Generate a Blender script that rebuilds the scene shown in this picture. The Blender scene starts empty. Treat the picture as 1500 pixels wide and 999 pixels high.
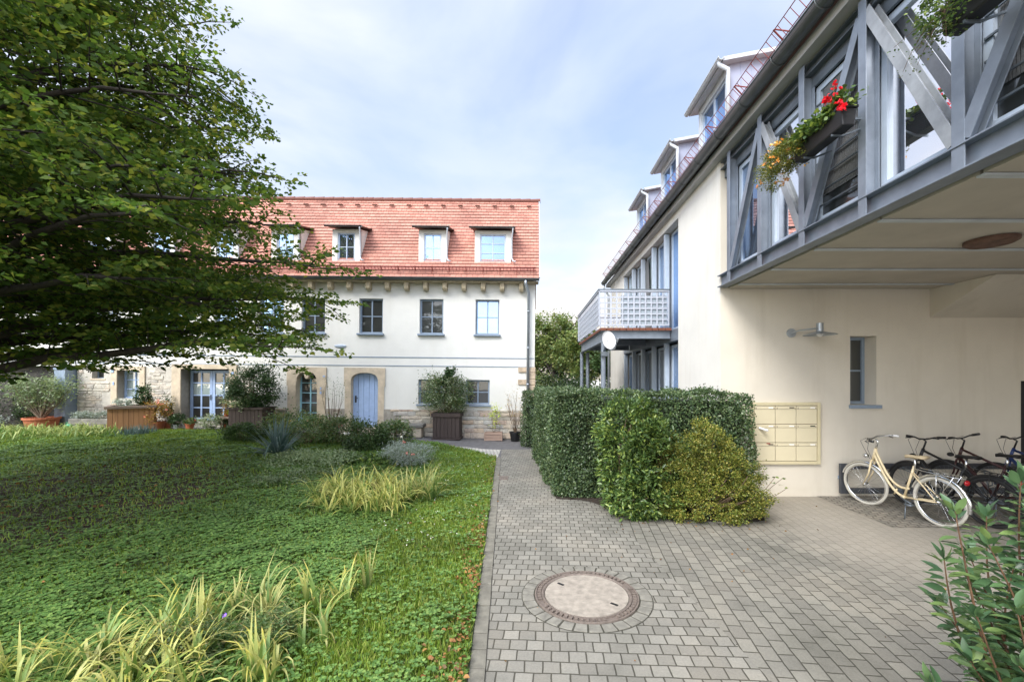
import bpy, math, random
import numpy as np
from mathutils import Vector, Matrix
R = math.radians
random.seed(7); rng = np.random.default_rng(7)
sc = bpy.context.scene
COL = sc.collection
PI = math.pi

# ------------------------------------------------------------------ helpers
def srgb(r, g, b):
    f = lambda c: (c/255/12.92) if c/255 <= .04045 else ((c/255+.055)/1.055)**2.4
    return (f(r), f(g), f(b))

def tag(o, label=None, cat=None, group=None, kind=None):
    if label: o['label'] = label
    if cat: o['category'] = cat
    if group: o['group'] = group
    if kind: o['kind'] = kind
    return o

def root(name, loc, label, cat, group=None, rz=0.0):
    o = bpy.data.objects.new(name, None); COL.objects.link(o)
    o.location = loc; o.rotation_euler = (0, 0, rz); o.empty_display_size = .2
    return tag(o, label, cat, group)

def link(name, me, mat, parent=None, world=True, smooth=False):
    o = bpy.data.objects.new(name, me); COL.objects.link(o)
    if mat: me.materials.append(mat)
    if smooth: me.polygons.foreach_set('use_smooth', [True]*len(me.polygons))
    if parent is not None:
        o.parent = parent
        if world:
            m = Matrix.Identity(4); p = parent
            while p is not None:
                m = Matrix.Translation(p.location) @ m if p.type == 'EMPTY' else m
                p = p.parent
            o.matrix_parent_inverse = m.inverted()
            if parent.type != 'EMPTY': o.matrix_parent_inverse = Matrix.Identity(4)
    return o

def copy_tree(o, parent=None):
    c = o.copy(); COL.objects.link(c)
    c.parent = parent
    for ch in list(o.children): copy_tree(ch, c)
    return c

class MB:
    def __init__(s): s.v = []; s.f = []; s.uv = []; s.has_uv = False
    def add(s, vs, fs, uvs=None):
        n = len(s.v); s.v += [tuple(v) for v in vs]
        for i, f in enumerate(fs):
            s.f.append(tuple(n+k for k in f))
            s.uv.append(uvs[i] if uvs else None)
        if uvs: s.has_uv = True
        return s
    def box(s, x0, x1, y0, y1, z0, z1):
        vs = [(x, y, z) for z in (z0, z1) for y in (y0, y1) for x in (x0, x1)]
        return s.add(vs, [(0,2,3,1),(4,5,7,6),(0,1,5,4),(2,6,7,3),(0,4,6,2),(1,3,7,5)])
    def obox(s, c, ax, ay, az):   # centre and three half-axis vectors
        c, ax, ay, az = map(Vector, (c, ax, ay, az))
        vs = [c+ax*i+ay*j+az*k for k in (-1,1) for j in (-1,1) for i in (-1,1)]
        return s.add(vs, [(0,2,3,1),(4,5,7,6),(0,1,5,4),(2,6,7,3),(0,4,6,2),(1,3,7,5)])
    def bar(s, a, b, w, t, up=(0,0,1)):  # bar of width w (sideways) and thickness t (along up-ish)
        a, b = Vector(a), Vector(b); d = (b-a); L = d.length; d.normalize()
        u = Vector(up); sd = d.cross(u)
        if sd.length < 1e-4: sd = d.cross(Vector((1,0,0)))
        sd.normalize(); u = sd.cross(d).normalized()
        return s.obox((a+b)/2, d*L/2, sd*w/2, u*t/2)
    def tube(s, pts, r, seg=8, cap=True):
        pts = [Vector(p) for p in pts]; n = len(pts)
        rs = r if isinstance(r, (list, tuple)) else [r]*n
        vs = []; ref = None
        for i, p in enumerate(pts):
            d = (pts[min(i+1, n-1)]-pts[max(i-1, 0)])
            if d.length < 1e-9: d = Vector((0,0,1))
            d.normalize()
            if ref is None:
                ref = d.orthogonal().normalized()
            ref = (ref - d*ref.dot(d))
            if ref.length < 1e-6: ref = d.orthogonal()
            ref.normalize(); b = d.cross(ref)
            for k in range(seg):
                a = 2*PI*k/seg; vs.append(p+(ref*math.cos(a)+b*math.sin(a))*rs[i])
        fs = [(i*seg+k, i*seg+(k+1) % seg, (i+1)*seg+(k+1) % seg, (i+1)*seg+k) for i in range(n-1) for k in range(seg)]
        if cap: fs += [tuple(range(seg-1, -1, -1)), tuple((n-1)*seg+k for k in range(seg))]
        return s.add(vs, fs)
    def torus(s, c, R_, r, axis='y', seg=36, rs=8, a0=0, a1=2*PI, sy=1.0):
        full = abs(a1-a0-2*PI) < 1e-6; n = seg if full else seg+1
        vs = []
        for i in range(n):
            a = a0+(a1-a0)*i/seg
            for k in range(rs):
                b = 2*PI*k/rs; q = R_+r*math.cos(b); h = r*sy*math.sin(b)
                x, z = q*math.cos(a), q*math.sin(a)
                vs.append({'y': (c[0]+x, c[1]+h, c[2]+z), 'z': (c[0]+x, c[1]+z, c[2]+h), 'x': (c[0]+h, c[1]+x, c[2]+z)}[axis])
        fs = []
        for i in range(seg if full else seg):
            j = (i+1) % n
            if not full and i == seg: break
            for k in range(rs): fs.append((i*rs+k, i*rs+(k+1) % rs, j*rs+(k+1) % rs, j*rs+k))
        return s.add(vs, fs)
    def lathe(s, c, prof, seg=24, cap=True):   # prof: (r, z)
        vs = [(c[0]+r*math.cos(2*PI*k/seg), c[1]+r*math.sin(2*PI*k/seg), c[2]+z) for r, z in prof for k in range(seg)]
        n = len(prof)
        fs = [(i*seg+k, i*seg+(k+1) % seg, (i+1)*seg+(k+1) % seg, (i+1)*seg+k) for i in range(n-1) for k in range(seg)]
        if cap: fs += [tuple(range(seg-1, -1, -1)), tuple((n-1)*seg+k for k in range(seg))]
        return s.add(vs, fs)
    def prism(s, poly, ext):
        n = len(poly); e = Vector(ext); p = [Vector(q) for q in poly]
        vs = p+[q+e for q in p]
        fs = [tuple(range(n-1, -1, -1)), tuple(range(n, 2*n))]+[(i, (i+1) % n, n+(i+1) % n, n+i) for i in range(n)]
        return s.add(vs, fs)
    def quad(s, a, b, c, d, uv=None): return s.add([a, b, c, d], [(0,1,2,3)], [uv] if uv else None)
    def sphere(s, c, r, seg=10, rings=6, sc_=(1,1,1)):
        prof = [(max(1e-4, math.sin(PI*i/rings)), -math.cos(PI*i/rings)) for i in range(rings+1)]
        vs = [(c[0]+r*sc_[0]*q*math.cos(2*PI*k/seg), c[1]+r*sc_[1]*q*math.sin(2*PI*k/seg), c[2]+r*sc_[2]*z) for q, z in prof for k in range(seg)]
        fs = [(i*seg+k, i*seg+(k+1) % seg, (i+1)*seg+(k+1) % seg, (i+1)*seg+k) for i in range(rings) for k in range(seg)]
        return s.add(vs, fs)
    def build(s, name, mat, parent=None, smooth=False, bevel=0, world=True):
        me = bpy.data.meshes.new(name); me.from_pydata(s.v, [], s.f)
        if s.has_uv:
            ul = me.uv_layers.new(name='UVMap'); flat = []
            for f, u in zip(s.f, s.uv):
                if u: flat += [c for p in u for c in p]
                else: flat += [0.0]*(2*len(f))
            ul.data.foreach_set('uv', flat)
        me.update()
        o = link(name, me, mat, parent, world, smooth)
        if bevel:
            m = o.modifiers.new('bevel', 'BEVEL'); m.width = bevel; m.segments = 2; m.limit_method = 'ANGLE'
        return o

def np_mesh(name, V, F, mat, parent=None, attr=None, world=True, smooth=False):
    """V (n,3) array, F (m,k) int array; attr: per-vertex float named t"""
    me = bpy.data.meshes.new(name)
    V = np.ascontiguousarray(V, dtype=np.float32); F = np.ascontiguousarray(F, dtype=np.int32)
    me.vertices.add(len(V)); me.vertices.foreach_set('co', V.ravel())
    me.loops.add(F.size); me.loops.foreach_set('vertex_index', F.ravel())
    me.polygons.add(len(F)); me.polygons.foreach_set('loop_start', np.arange(0, F.size, F.shape[1], dtype=np.int32))
    me.update(calc_edges=True); me.validate()
    if attr is not None:
        a = me.attributes.new('t', 'FLOAT', 'POINT'); a.data.foreach_set('value', np.asarray(attr, dtype=np.float32))
    return link(name, me, mat, parent, world, smooth)

def unit(v): return v/np.maximum(np.linalg.norm(v, axis=-1, keepdims=True), 1e-9)

LEAF6 = np.array([[0,0,0],[.32,.28,.06],[.3,.68,.07],[0,1,0],[-.3,.68,.07],[-.32,.28,.06]], float)   # folded leaf: x width, y length
LEAF6F = np.array([[0,1,2,3],[0,3,4,5]])
LEAF4 = np.array([[0,0,0],[.33,.5,.08],[0,1,0],[-.33,.5,.08]], float)
LEAF4F = np.array([[0,1,2,3]])

def leaves(P, D, N, S, tmpl=LEAF4, tf=LEAF4F, width=1.0):
    """arrange leaf templates: P base, D length direction, N normal-ish, S sizes"""
    D = unit(D); X = unit(np.cross(D, N)); Z = np.cross(X, D)
    T = tmpl
    V = (P[:, None, :] + S[:, None, None]*(T[None, :, 0:1]*width*X[:, None, :] + T[None, :, 1:2]*D[:, None, :] + T[None, :, 2:3]*Z[:, None, :]))
    k = len(T); n = len(P)
    F = (np.arange(n)[:, None, None]*k + tf[None]).reshape(-1, tf.shape[1])
    return V.reshape(-1, 3), F

def join(parts):
    Vs, Fs, off = [], [], 0
    for V, F in parts:
        Vs.append(V); Fs.append(F+off); off += len(V)
    return np.concatenate(Vs), np.concatenate(Fs)

def rdir(n, flat=1.0):
    v = rng.normal(size=(n, 3)); v[:, 2] *= flat
    return unit(v)

# ------------------------------------------------------------------ materials
def nmat(name):
    m = bpy.data.materials.new(name); m.use_nodes = True
    nt = m.node_tree; b = nt.nodes['Principled BSDF']
    return m, nt, b
def N(nt, t, **kw):
    n = nt.nodes.new(t)
    for k, v in kw.items():
        if k in n.inputs.keys() if hasattr(n.inputs, 'keys') else False: n.inputs[k].default_value = v
        else: setattr(n, k, v)
    return n
def ramp(nt, stops, fac=None, interp='LINEAR'):
    r = nt.nodes.new('ShaderNodeValToRGB'); e = r.color_ramp.elements; r.color_ramp.interpolation = interp
    while len(e) < len(stops): e.new(.5)
    for i, (p, c) in enumerate(stops):
        e[i].position = p; e[i].color = (*c[:3], 1)
    if fac is not None: nt.links.new(fac, r.inputs[0])
    return r
def noise(nt, scale, detail=4, rough=.5, vec=None, dist=0):
    n = nt.nodes.new('ShaderNodeTexNoise'); n.inputs['Scale'].default_value = scale
    n.inputs['Detail'].default_value = detail; n.inputs['Roughness'].default_value = rough; n.inputs['Distortion'].default_value = dist
    if vec is not None: nt.links.new(vec, n.inputs['Vector'])
    return n
def mix(nt, a, b, fac, mode='MIX'):
    m = nt.nodes.new('ShaderNodeMix'); m.data_type = 'RGBA'; m.blend_type = mode
    for inp, v in ((m.inputs[6], a), (m.inputs[7], b), (m.inputs[0], fac)):
        if hasattr(v, 'links'): nt.links.new(v, inp)
        elif isinstance(v, (tuple, list)): inp.default_value = (*v[:3], 1)
        else: inp.default_value = v
    return m.outputs[2]
def mathn(nt, op, a, b=None, clamp=False):
    m = nt.nodes.new('ShaderNodeMath'); m.operation = op; m.use_clamp = clamp
    for i, v in enumerate((a, b)):
        if v is None: continue
        if hasattr(v, 'links'): nt.links.new(v, m.inputs[i])
        else: m.inputs[i].default_value = v
    return m.outputs[0]
def bump(nt, b, h, strength=.3, dist=.01):
    n = nt.nodes.new('ShaderNodeBump'); n.inputs['Strength'].default_value = strength; n.inputs['Distance'].default_value = dist
    nt.links.new(h, n.inputs['Height']); nt.links.new(n.outputs[0], b.inputs['Normal']); return n
def coord(nt, scale=(1,1,1), rot=(0,0,0), loc=(0,0,0), src='Object'):
    t = nt.nodes.new('ShaderNodeTexCoord'); m = nt.nodes.new('ShaderNodeMapping')
    nt.links.new(t.outputs[src], m.inputs[0]); m.inputs['Scale'].default_value = scale
    m.inputs['Rotation'].default_value = rot; m.inputs['Location'].default_value = loc
    return m.outputs[0]

def plain(name, c, rough=.6, metal=0, var=.12, scale=8, bmp=.15, bd=.004):
    m, nt, b = nmat(name); co = coord(nt)
    n = noise(nt, scale, 6, .6, co)
    lo = tuple(x*(1-var) for x in c); hi = tuple(min(1, x*(1+var)) for x in c)
    r = ramp(nt, [(.3, lo), (.7, hi)], n.outputs[0]); nt.links.new(r.outputs[0], b.inputs['Base Color'])
    b.inputs['Roughness'].default_value = rough; b.inputs['Metallic'].default_value = metal
    if bmp:
        n2 = noise(nt, scale*8, 4, .6, co); bump(nt, b, n2.outputs[0], bmp, bd)
    return m

def plaster(name, c, stain=(.45,.42,.36), amount=.25, low=0.35):
    m, nt, b = nmat(name); co = coord(nt)
    n1 = noise(nt, .9, 8, .62, co); n2 = noise(nt, 6, 5, .6, co)
    r = ramp(nt, [(.3, tuple(x*.9 for x in c)), (.65, c)], n1.outputs[0])
    streak = noise(nt, 1.0, 6, .65, coord(nt, (3.2, 3.2, .35)))
    sm = ramp(nt, [(.5, (0,0,0)), (.8, (1,1,1))], streak.outputs[0])
    sep = nt.nodes.new('ShaderNodeSeparateXYZ'); nt.links.new(co, sep.inputs[0])
    # splash dirt close to the ground
    g = nt.nodes.new('ShaderNodeMapRange'); nt.links.new(sep.outputs[2], g.inputs[0])
    g.inputs[1].default_value = .0; g.inputs[2].default_value = low+.001; g.inputs[3].default_value = 1; g.inputs[4].default_value = 0
    f = mathn(nt, 'MULTIPLY', sm.outputs[0], amount)
    gg = mathn(nt, 'MULTIPLY', g.outputs[0], n2.outputs[0])
    f2 = mathn(nt, 'ADD', f, mathn(nt, 'MULTIPLY', gg, .5), True)
    nt.links.new(mix(nt, r.outputs[0], tuple(c[i]*stain[i]*1.6 for i in range(3)), f2), b.inputs['Base Color'])
    b.inputs['Roughness'].default_value = .92
    n3 = noise(nt, 70, 4, .7, co); n4 = noise(nt, 3, 4, .5, co)
    bump(nt, b, mathn(nt, 'ADD', n3.outputs[0], mathn(nt, 'MULTIPLY', n4.outputs[0], 3)), .35, .006)
    return m

LK = 1.4
def leafmat(name, cols, trans=.3, rough=.45, spec=.4):
    """cols: list of colours picked per leaf"""
    m, nt, b = nmat(name)
    g = nt.nodes.new('ShaderNodeNewGeometry')
    stops = [(i/(max(1, len(cols)-1)), tuple(x*LK for x in c)) for i, c in enumerate(cols)]
    r = ramp(nt, stops, g.outputs['Random Per Island'])
    n = noise(nt, .9, 3, .5, coord(nt))
    v = nt.nodes.new('ShaderNodeHueSaturation'); nt.links.new(r.outputs[0], v.inputs['Color'])
    mr = nt.nodes.new('ShaderNodeMapRange'); nt.links.new(n.outputs[0], mr.inputs[0])
    mr.inputs[1].default_value = .3; mr.inputs[2].default_value = .7; mr.inputs[3].default_value = .75; mr.inputs[4].default_value = 1.25
    nt.links.new(mr.outputs[0], v.inputs['Value'])
    nt.links.new(v.outputs[0], b.inputs['Base Color'])
    b.inputs['Roughness'].default_value = rough; b.inputs['Specular IOR Level'].default_value = spec
    t = nt.nodes.new('ShaderNodeBsdfTranslucent'); 
    nt.links.new(mix(nt, v.outputs[0], (1.0, 1.0, .25), .5, 'MULTIPLY'), t.inputs[0])
    ms = nt.nodes.new('ShaderNodeMixShader'); ms.inputs[0].default_value = trans
    nt.links.new(b.outputs[0], ms.inputs[1]); nt.links.new(t.outputs[0], ms.inputs[2])
    nt.links.new(ms.outputs[0], nt.nodes['Material Output'].inputs[0])
    return m

def blademat(name, base, tip, alt, dry=(.35,.25,.12)):
    """strap leaves: colour runs along the blade (attribute t) and differs per blade"""
    m, nt, b = nmat(name)
    a = nt.nodes.new('ShaderNodeAttribute'); a.attribute_name = 't'
    g = nt.nodes.new('ShaderNodeNewGeometry')
    c1 = ramp(nt, [(0, base), (.55, base), (.85, tip), (1, dry)], a.outputs['Fac'])
    c2 = ramp(nt, [(0, base), (.4, alt), (.9, alt), (1, dry)], a.outputs['Fac'])
    sel = ramp(nt, [(.4, (0,0,0)), (.62, (1,1,1))], g.outputs['Random Per Island'])
    nt.links.new(mix(nt, c1.outputs[0], c2.outputs[0], sel.outputs[0]), b.inputs['Base Color'])
    b.inputs['Roughness'].default_value = .5
    t = nt.nodes.new('ShaderNodeBsdfTranslucent'); nt.links.new(mix(nt, c1.outputs[0], c2.outputs[0], sel.outputs[0]), t.inputs[0])
    ms = nt.nodes.new('ShaderNodeMixShader'); ms.inputs[0].default_value = .3
    nt.links.new(b.outputs[0], ms.inputs[1]); nt.links.new(t.outputs[0], ms.inputs[2])
    nt.links.new(ms.outputs[0], nt.nodes['Material Output'].inputs[0])
    return m

def paver(name, c1, c2, mortar, bw, bh, rot, msize=.006, offset=.5, dust=None):
    m, nt, b = nmat(name)
    co = coord(nt, rot=(0, 0, rot))
    wob = noise(nt, 6, 2, .5, co)
    sub = nt.nodes.new('ShaderNodeVectorMath'); sub.operation = 'SUBTRACT'; nt.links.new(wob.outputs[1], sub.inputs[0]); sub.inputs[1].default_value = (.5,.5,.5)
    scl = nt.nodes.new('ShaderNodeVectorMath'); scl.operation = 'SCALE'; nt.links.new(sub.outputs[0], scl.inputs[0]); scl.inputs[3].default_value = .016
    add = nt.nodes.new('ShaderNodeVectorMath'); nt.links.new(co, add.inputs[0]); nt.links.new(scl.outputs[0], add.inputs[1])
    br = nt.nodes.new('ShaderNodeTexBrick'); nt.links.new(add.outputs[0], br.inputs['Vector'])
    br.offset = offset; br.inputs['Scale'].default_value = 1; br.inputs['Brick Width'].default_value = bw; br.inputs['Row Height'].default_value = bh
    br.inputs['Mortar Size'].default_value = msize; br.inputs['Mortar Smooth'].default_value = .35; br.inputs['Bias'].default_value = -.1
    br.inputs['Color1'].default_value = (*c1, 1); br.inputs['Color2'].default_value = (*c2, 1); br.inputs['Mortar'].default_value = (*mortar, 1)
    n1 = noise(nt, 55, 6, .7, co); n2 = noise(nt, 1.1, 6, .6, coord(nt)); n3 = noise(nt, 230, 3, .8, co)
    big = ramp(nt, [(.28, (.66,.67,.64)), (.48, (.95,.95,.93)), (.7, (1.16,1.12,1.06))], n2.outputs[0])
    fine = ramp(nt, [(.25, (.75,.75,.75)), (.75, (1.2,1.2,1.2))], n1.outputs[0])
    grit = ramp(nt, [(.3, (.7,.7,.7)), (.7, (1.25,1.25,1.25))], n3.outputs[0])
    c = mix(nt, mix(nt, mix(nt, br.outputs['Color'], big.outputs[0], 1, 'MULTIPLY'), fine.outputs[0], .8, 'MULTIPLY'), grit.outputs[0], .6, 'MULTIPLY')
    if dust:
        # pale trodden sand over the stones under the roofed passage
        sep = nt.nodes.new('ShaderNodeSeparateXYZ'); nt.links.new(coord(nt), sep.inputs[0])
        e = mathn(nt, 'ADD', sep.outputs[0], mathn(nt, 'MULTIPLY', sep.outputs[1], .35))
        mr = nt.nodes.new('ShaderNodeMapRange'); nt.links.new(mathn(nt, 'ADD', e, mathn(nt, 'MULTIPLY', n2.outputs[0], 1.0)), mr.inputs[0])
        mr.inputs[1].default_value = 5.0; mr.inputs[2].default_value = 6.7; mr.interpolation_type = 'SMOOTHSTEP'
        c = mix(nt, c, mix(nt, dust, fine.outputs[0], .6, 'MULTIPLY'), mathn(nt, 'MULTIPLY', mr.outputs[0], .68))
        hgt = mathn(nt, 'MULTIPLY', mathn(nt, 'SUBTRACT', 1.0, br.outputs['Fac']), mathn(nt, 'SUBTRACT', 1.0, mathn(nt, 'MULTIPLY', mr.outputs[0], .5)))
    else: hgt = mathn(nt, 'SUBTRACT', 1.0, br.outputs['Fac'])
    nt.links.new(c, b.inputs['Base Color'])
    b.inputs['Roughness'].default_value = .85
    h = mathn(nt, 'ADD', mathn(nt, 'MULTIPLY', hgt, 1.0), mathn(nt, 'MULTIPLY', n1.outputs[0], .35))
    bump(nt, b, h, .7, .012)
    return m

def stonewall(name, cols, mortar, bw=.36, bh=.14, distort=.12, axis='XZ'):
    m, nt, b = nmat(name)
    co = coord(nt, rot=(R(90) if axis == 'XZ' else 0, 0, 0)) if axis == 'XZ' else coord(nt)
    wob = noise(nt, 2.6, 3, .6, co)
    sub = nt.nodes.new('ShaderNodeVectorMath'); sub.operation = 'SUBTRACT'; nt.links.new(wob.outputs[1], sub.inputs[0]); sub.inputs[1].default_value = (.5,.5,.5)
    scl = nt.nodes.new('ShaderNodeVectorMath'); scl.operation = 'SCALE'; nt.links.new(sub.outputs[0], scl.inputs[0]); scl.inputs[3].default_value = distort*1.6
    add = nt.nodes.new('ShaderNodeVectorMath'); nt.links.new(co, add.inputs[0]); nt.links.new(scl.outputs[0], add.inputs[1])
    br = nt.nodes.new('ShaderNodeTexBrick'); nt.links.new(add.outputs[0], br.inputs['Vector'])
    br.inputs['Scale'].default_value = 1; br.inputs['Brick Width'].default_value = bw; br.inputs['Row Height'].default_value = bh
    br.inputs['Mortar Size'].default_value = .012; br.inputs['Mortar Smooth'].default_value = .8; br.squash = 1.4; br.squash_frequency = 3
    br.inputs['Color1'].default_value = (*cols[0], 1); br.inputs['Color2'].default_value = (*cols[1], 1); br.inputs['Mortar'].default_value = (*mortar, 1)
    n1 = noise(nt, 4, 6, .65, co); n2 = noise(nt, 30, 6, .7, co)
    c3 = ramp(nt, [(.42, cols[2]), (.6, (1,1,1))], n1.outputs[0])
    fine = ramp(nt, [(.25, (.6,.6,.6)), (.75, (1.25,1.22,1.2))], n2.outputs[0])
    c = mix(nt, mix(nt, br.outputs['Color'], c3.outputs[0], .6, 'MULTIPLY'), fine.outputs[0], .8, 'MULTIPLY')
    nt.links.new(c, b.inputs['Base Color']); b.inputs['Roughness'].default_value = .95
    h = mathn(nt, 'ADD', mathn(nt, 'SUBTRACT', 1.0, br.outputs['Fac']), mathn(nt, 'MULTIPLY', n2.outputs[0], .6))
    bump(nt, b, h, .9, .03)
    return m

def tilemat(name, c1, c2, dark):
    m, nt, b = nmat(name)
    co = coord(nt, src='UV')
    br = nt.nodes.new('ShaderNodeTexBrick'); nt.links.new(co, br.inputs['Vector'])
    br.inputs['Scale'].default_value = 1; br.inputs['Brick Width'].default_value = .18; br.inputs['Row Height'].default_value = .15
    br.inputs['Mortar Size'].default_value = .006; br.inputs['Mortar Smooth'].default_value = .3; br.inputs['Bias'].default_value = -.15
    br.inputs['Color1'].default_value = (*c1, 1); br.inputs['Color2'].default_value = (*c2, 1); br.inputs['Mortar'].default_value = (*dark, 1)
    n = noise(nt, .5, 8, .7, co); n2 = noise(nt, 14, 5, .7, co)
    st = ramp(nt, [(.32, (.55,.56,.56)), (.5, (.95,.95,.95)), (.7, (1.14,1.12,1.1))], n.outputs[0])
    s2 = ramp(nt, [(.3, (.78,.76,.76)), (.7, (1.15,1.15,1.15))], n2.outputs[0])
    nt.links.new(mix(nt, mix(nt, br.outputs['Color'], st.outputs[0], 1, 'MULTIPLY'), s2.outputs[0], .8, 'MULTIPLY'), b.inputs['Base Color'])
    b.inputs['Roughness'].default_value = .8
    bump(nt, b, mathn(nt, 'SUBTRACT', 1.0, br.outputs['Fac']), .6, .01)
    return m

def wood(name, c, axis_scale=(14, 14, .8), rough=.75, var=.35):
    m, nt, b = nmat(name); co = coord(nt, axis_scale)
    n = noise(nt, 1, 8, .7, co, .4)
    r = ramp(nt, [(.25, tuple(x*(1-var) for x in c)), (.5, c), (.78, tuple(x*(1+var*.6) for x in c))], n.outputs[0])
    nt.links.new(r.outputs[0], b.inputs['Base Color']); b.inputs['Roughness'].default_value = rough
    bump(nt, b, n.outputs[0], .4, .004)
    return m

def glass(name, refl=.35, base=(.02,.025,.03), tint=(.9,.95,1.0), wav=.02, curtain=None):
    m, nt, b = nmat(name); co = coord(nt)
    b.inputs['Base Color'].default_value = (*base, 1); b.inputs['Roughness'].default_value = .4
    n0 = noise(nt, 1.3, 3, .5, co)
    r0 = ramp(nt, [(.4, base), (.65, curtain or tuple(x*3 for x in base))], n0.outputs[0]); nt.links.new(r0.outputs[0], b.inputs['Base Color'])
    g = nt.nodes.new('ShaderNodeBsdfGlossy'); g.inputs['Color'].default_value = (*tint, 1); g.inputs['Roughness'].default_value = .015
    n = noise(nt, 1.1, 2, .5, co)
    bp = nt.nodes.new('ShaderNodeBump'); bp.inputs['Strength'].default_value = wav*10; bp.inputs['Distance'].default_value = .02
    nt.links.new(n.outputs[0], bp.inputs['Height']); nt.links.new(bp.outputs[0], g.inputs['Normal'])
    fr = nt.nodes.new('ShaderNodeFresnel'); fr.inputs[0].default_value = 1.5
    f = mathn(nt, 'ADD', mathn(nt, 'MULTIPLY', fr.outputs[0], 1-refl), refl, True)
    ms = nt.nodes.new('ShaderNodeMixShader'); nt.links.new(f, ms.inputs[0])
    nt.links.new(b.outputs[0], ms.inputs[1]); nt.links.new(g.outputs[0], ms.inputs[2])
    nt.links.new(ms.outputs[0], nt.nodes['Material Output'].inputs[0])
    return m

M = {}
M['plaster_white'] = plaster('plaster_white', (.76,.75,.70), amount=.2, low=.01)
M['plaster_passage'] = plaster('plaster_passage', (.66,.615,.53), stain=(.42,.40,.36), amount=.4, low=.6)  # beige passage paint, darkened further for the shade under the bridge
M['plaster_cream'] = plaster('plaster_cream', (.73,.71,.655), amount=.42, low=.6)
M['ceiling'] = plain('ceiling_board', (.47,.43,.37), .9, 0, .08, 2, .1)
M['plinth'] = stonewall('rubble_plinth', [(.52,.42,.29), (.36,.33,.28), (.62,.52,.46)], (.40,.36,.29), .42, .16, .14)
M['rubble'] = stonewall('rubble_wall', [(.58,.52,.42), (.40,.37,.32), (.66,.6,.54)], (.52,.48,.41), .27, .13, .22)
def stonemat(name, cols):
    m, nt, b = nmat(name); co = coord(nt); g = nt.nodes.new('ShaderNodeNewGeometry')
    r = ramp(nt, [(i/(len(cols)-1), c) for i, c in enumerate(cols)], g.outputs['Random Per Island'])
    n1 = noise(nt, 9, 7, .7, co); n2 = noise(nt, 45, 5, .7, co)
    f = ramp(nt, [(.28, (.55,.54,.53)), (.5, (1,1,1)), (.75, (1.2,1.18,1.12))], n1.outputs[0])
    nt.links.new(mix(nt, r.outputs[0], f.outputs[0], .9, 'MULTIPLY'), b.inputs['Base Color']); b.inputs['Roughness'].default_value = .95
    bump(nt, b, mathn(nt, 'ADD', n1.outputs[0], mathn(nt, 'MULTIPLY', n2.outputs[0], .4)), .9, .03); return m
M['stones'] = stonemat('plinth_stones', [(.40,.37,.31), (.56,.51,.42), (.58,.44,.32), (.46,.45,.42), (.64,.58,.48), (.52,.40,.32), (.50,.48,.44)])
M['stones_pale'] = stonemat('rubble_stones', [(.50,.46,.40), (.58,.54,.46), (.42,.39,.35), (.55,.47,.38), (.62,.58,.51)])
M['mortar'] = plain('mortar', (.34,.31,.26), .95, 0, .2, 9, .5, .01)
M['mortar_pale'] = plain('pale_mortar', (.52,.49,.43), .95, 0, .15, 9, .5, .01)
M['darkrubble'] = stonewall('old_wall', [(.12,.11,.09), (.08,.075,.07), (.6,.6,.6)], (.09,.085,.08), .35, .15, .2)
M['sandstone'] = plain('sandstone', (.56,.47,.35), .9, 0, .18, 5, .4, .008)
M['quoin'] = plain('quoin_stone', (.50,.40,.29), .95, 0, .3, 6, .7, .02)
M['tile'] = tilemat('clay_tiles', (.55,.255,.19), (.44,.185,.135), (.2,.085,.065))
M['tile_muted'] = tilemat('muted_clay_tiles', (.27,.15,.115), (.22,.12,.09), (.1,.05,.04))  # hidden roof, darkened to throw less red light onto the dormers
M['tile_dark'] = plain('weathered_tile', (.14,.08,.06), .9, 0, .4, 12, .5, .01)
M['redmetal'] = plain('red_painted_metal', (.26,.06,.05), .5, .2, .1)
M['gutter'] = plain('zinc_gutter', (.13,.14,.145), .4, .7, .2, 4, .05)
M['zinc'] = plain('zinc_pipe', (.42,.46,.5), .4, .6, .12, 5, .05)
M['zinclight'] = plain('zinc_sheet_light', (.50,.54,.58), .6, 0, .12, 4, .05)
M['mauve'] = plain('mauve_sheet', (.34,.37,.48), .6, 0, .06, 2, .05)
M['frame_grey'] = plain('grey_blue_paint', (.22,.28,.36), .5, 0, .08)
M['frame_blue'] = plain('light_blue_paint', (.33,.45,.68), .5, 0, .08)
M['frame_teal'] = plain('teal_blue_paint', (.30,.55,.66), .5, 0, .08)
M['frame_light'] = plain('silver_blue_frame', (.42,.49,.58), .4, .1, .06)
M['steel'] = plain('galvanised_steel', (.225,.26,.31), .45, .45, .16, 5, .08, .002)
M['steel_dark'] = plain('galvanised_steel_dark', (.15,.175,.2), .45, .5, .16, 5, .08, .002)
M['steel_pale'] = plain('galvanised_steel_pale', (.33,.35,.37), .5, .4, .2, 7, .1, .002)  # paler steel for every second diagonal
M['soffit'] = plain('grey_soffit', (.42,.42,.42), .8, 0, .08, 2, .1)
M['glass_sky'] = glass('glass_sky', .62, tint=(.42,.62,.95))  # blue reflection tint stands for the blue sky behind the camera
M['glass_mid'] = glass('glass_mid', .34, (.03,.035,.04), tint=(.45,.62,.9))  # same sky blue put into the reflection colour
M['glass_dark'] = glass('glass_dark', .05, (.012,.014,.014), wav=.02, curtain=(.02,.022,.02))
M['glass_bridge'] = glass('glass_bridge', .8, (.05,.055,.06), (.97,.97,1.0), .004)
M['glass_curtain'] = glass('glass_curtain', .25, (.25,.32,.33), curtain=(.4,.5,.5))
M['interior'] = plain('dark_interior', (.03,.03,.032), .9)
M['blind'] = plain('woven_blind', (.12,.125,.13), .8, 0, .3, 60, .4)
M['curtain'] = plain('net_curtain', (.5,.5,.48), .95, 0, .12, 10, .3)
M['corbel'] = plain('corbel_wood', (.44,.37,.25), .9, 0, .25, 10, .4)
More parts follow.
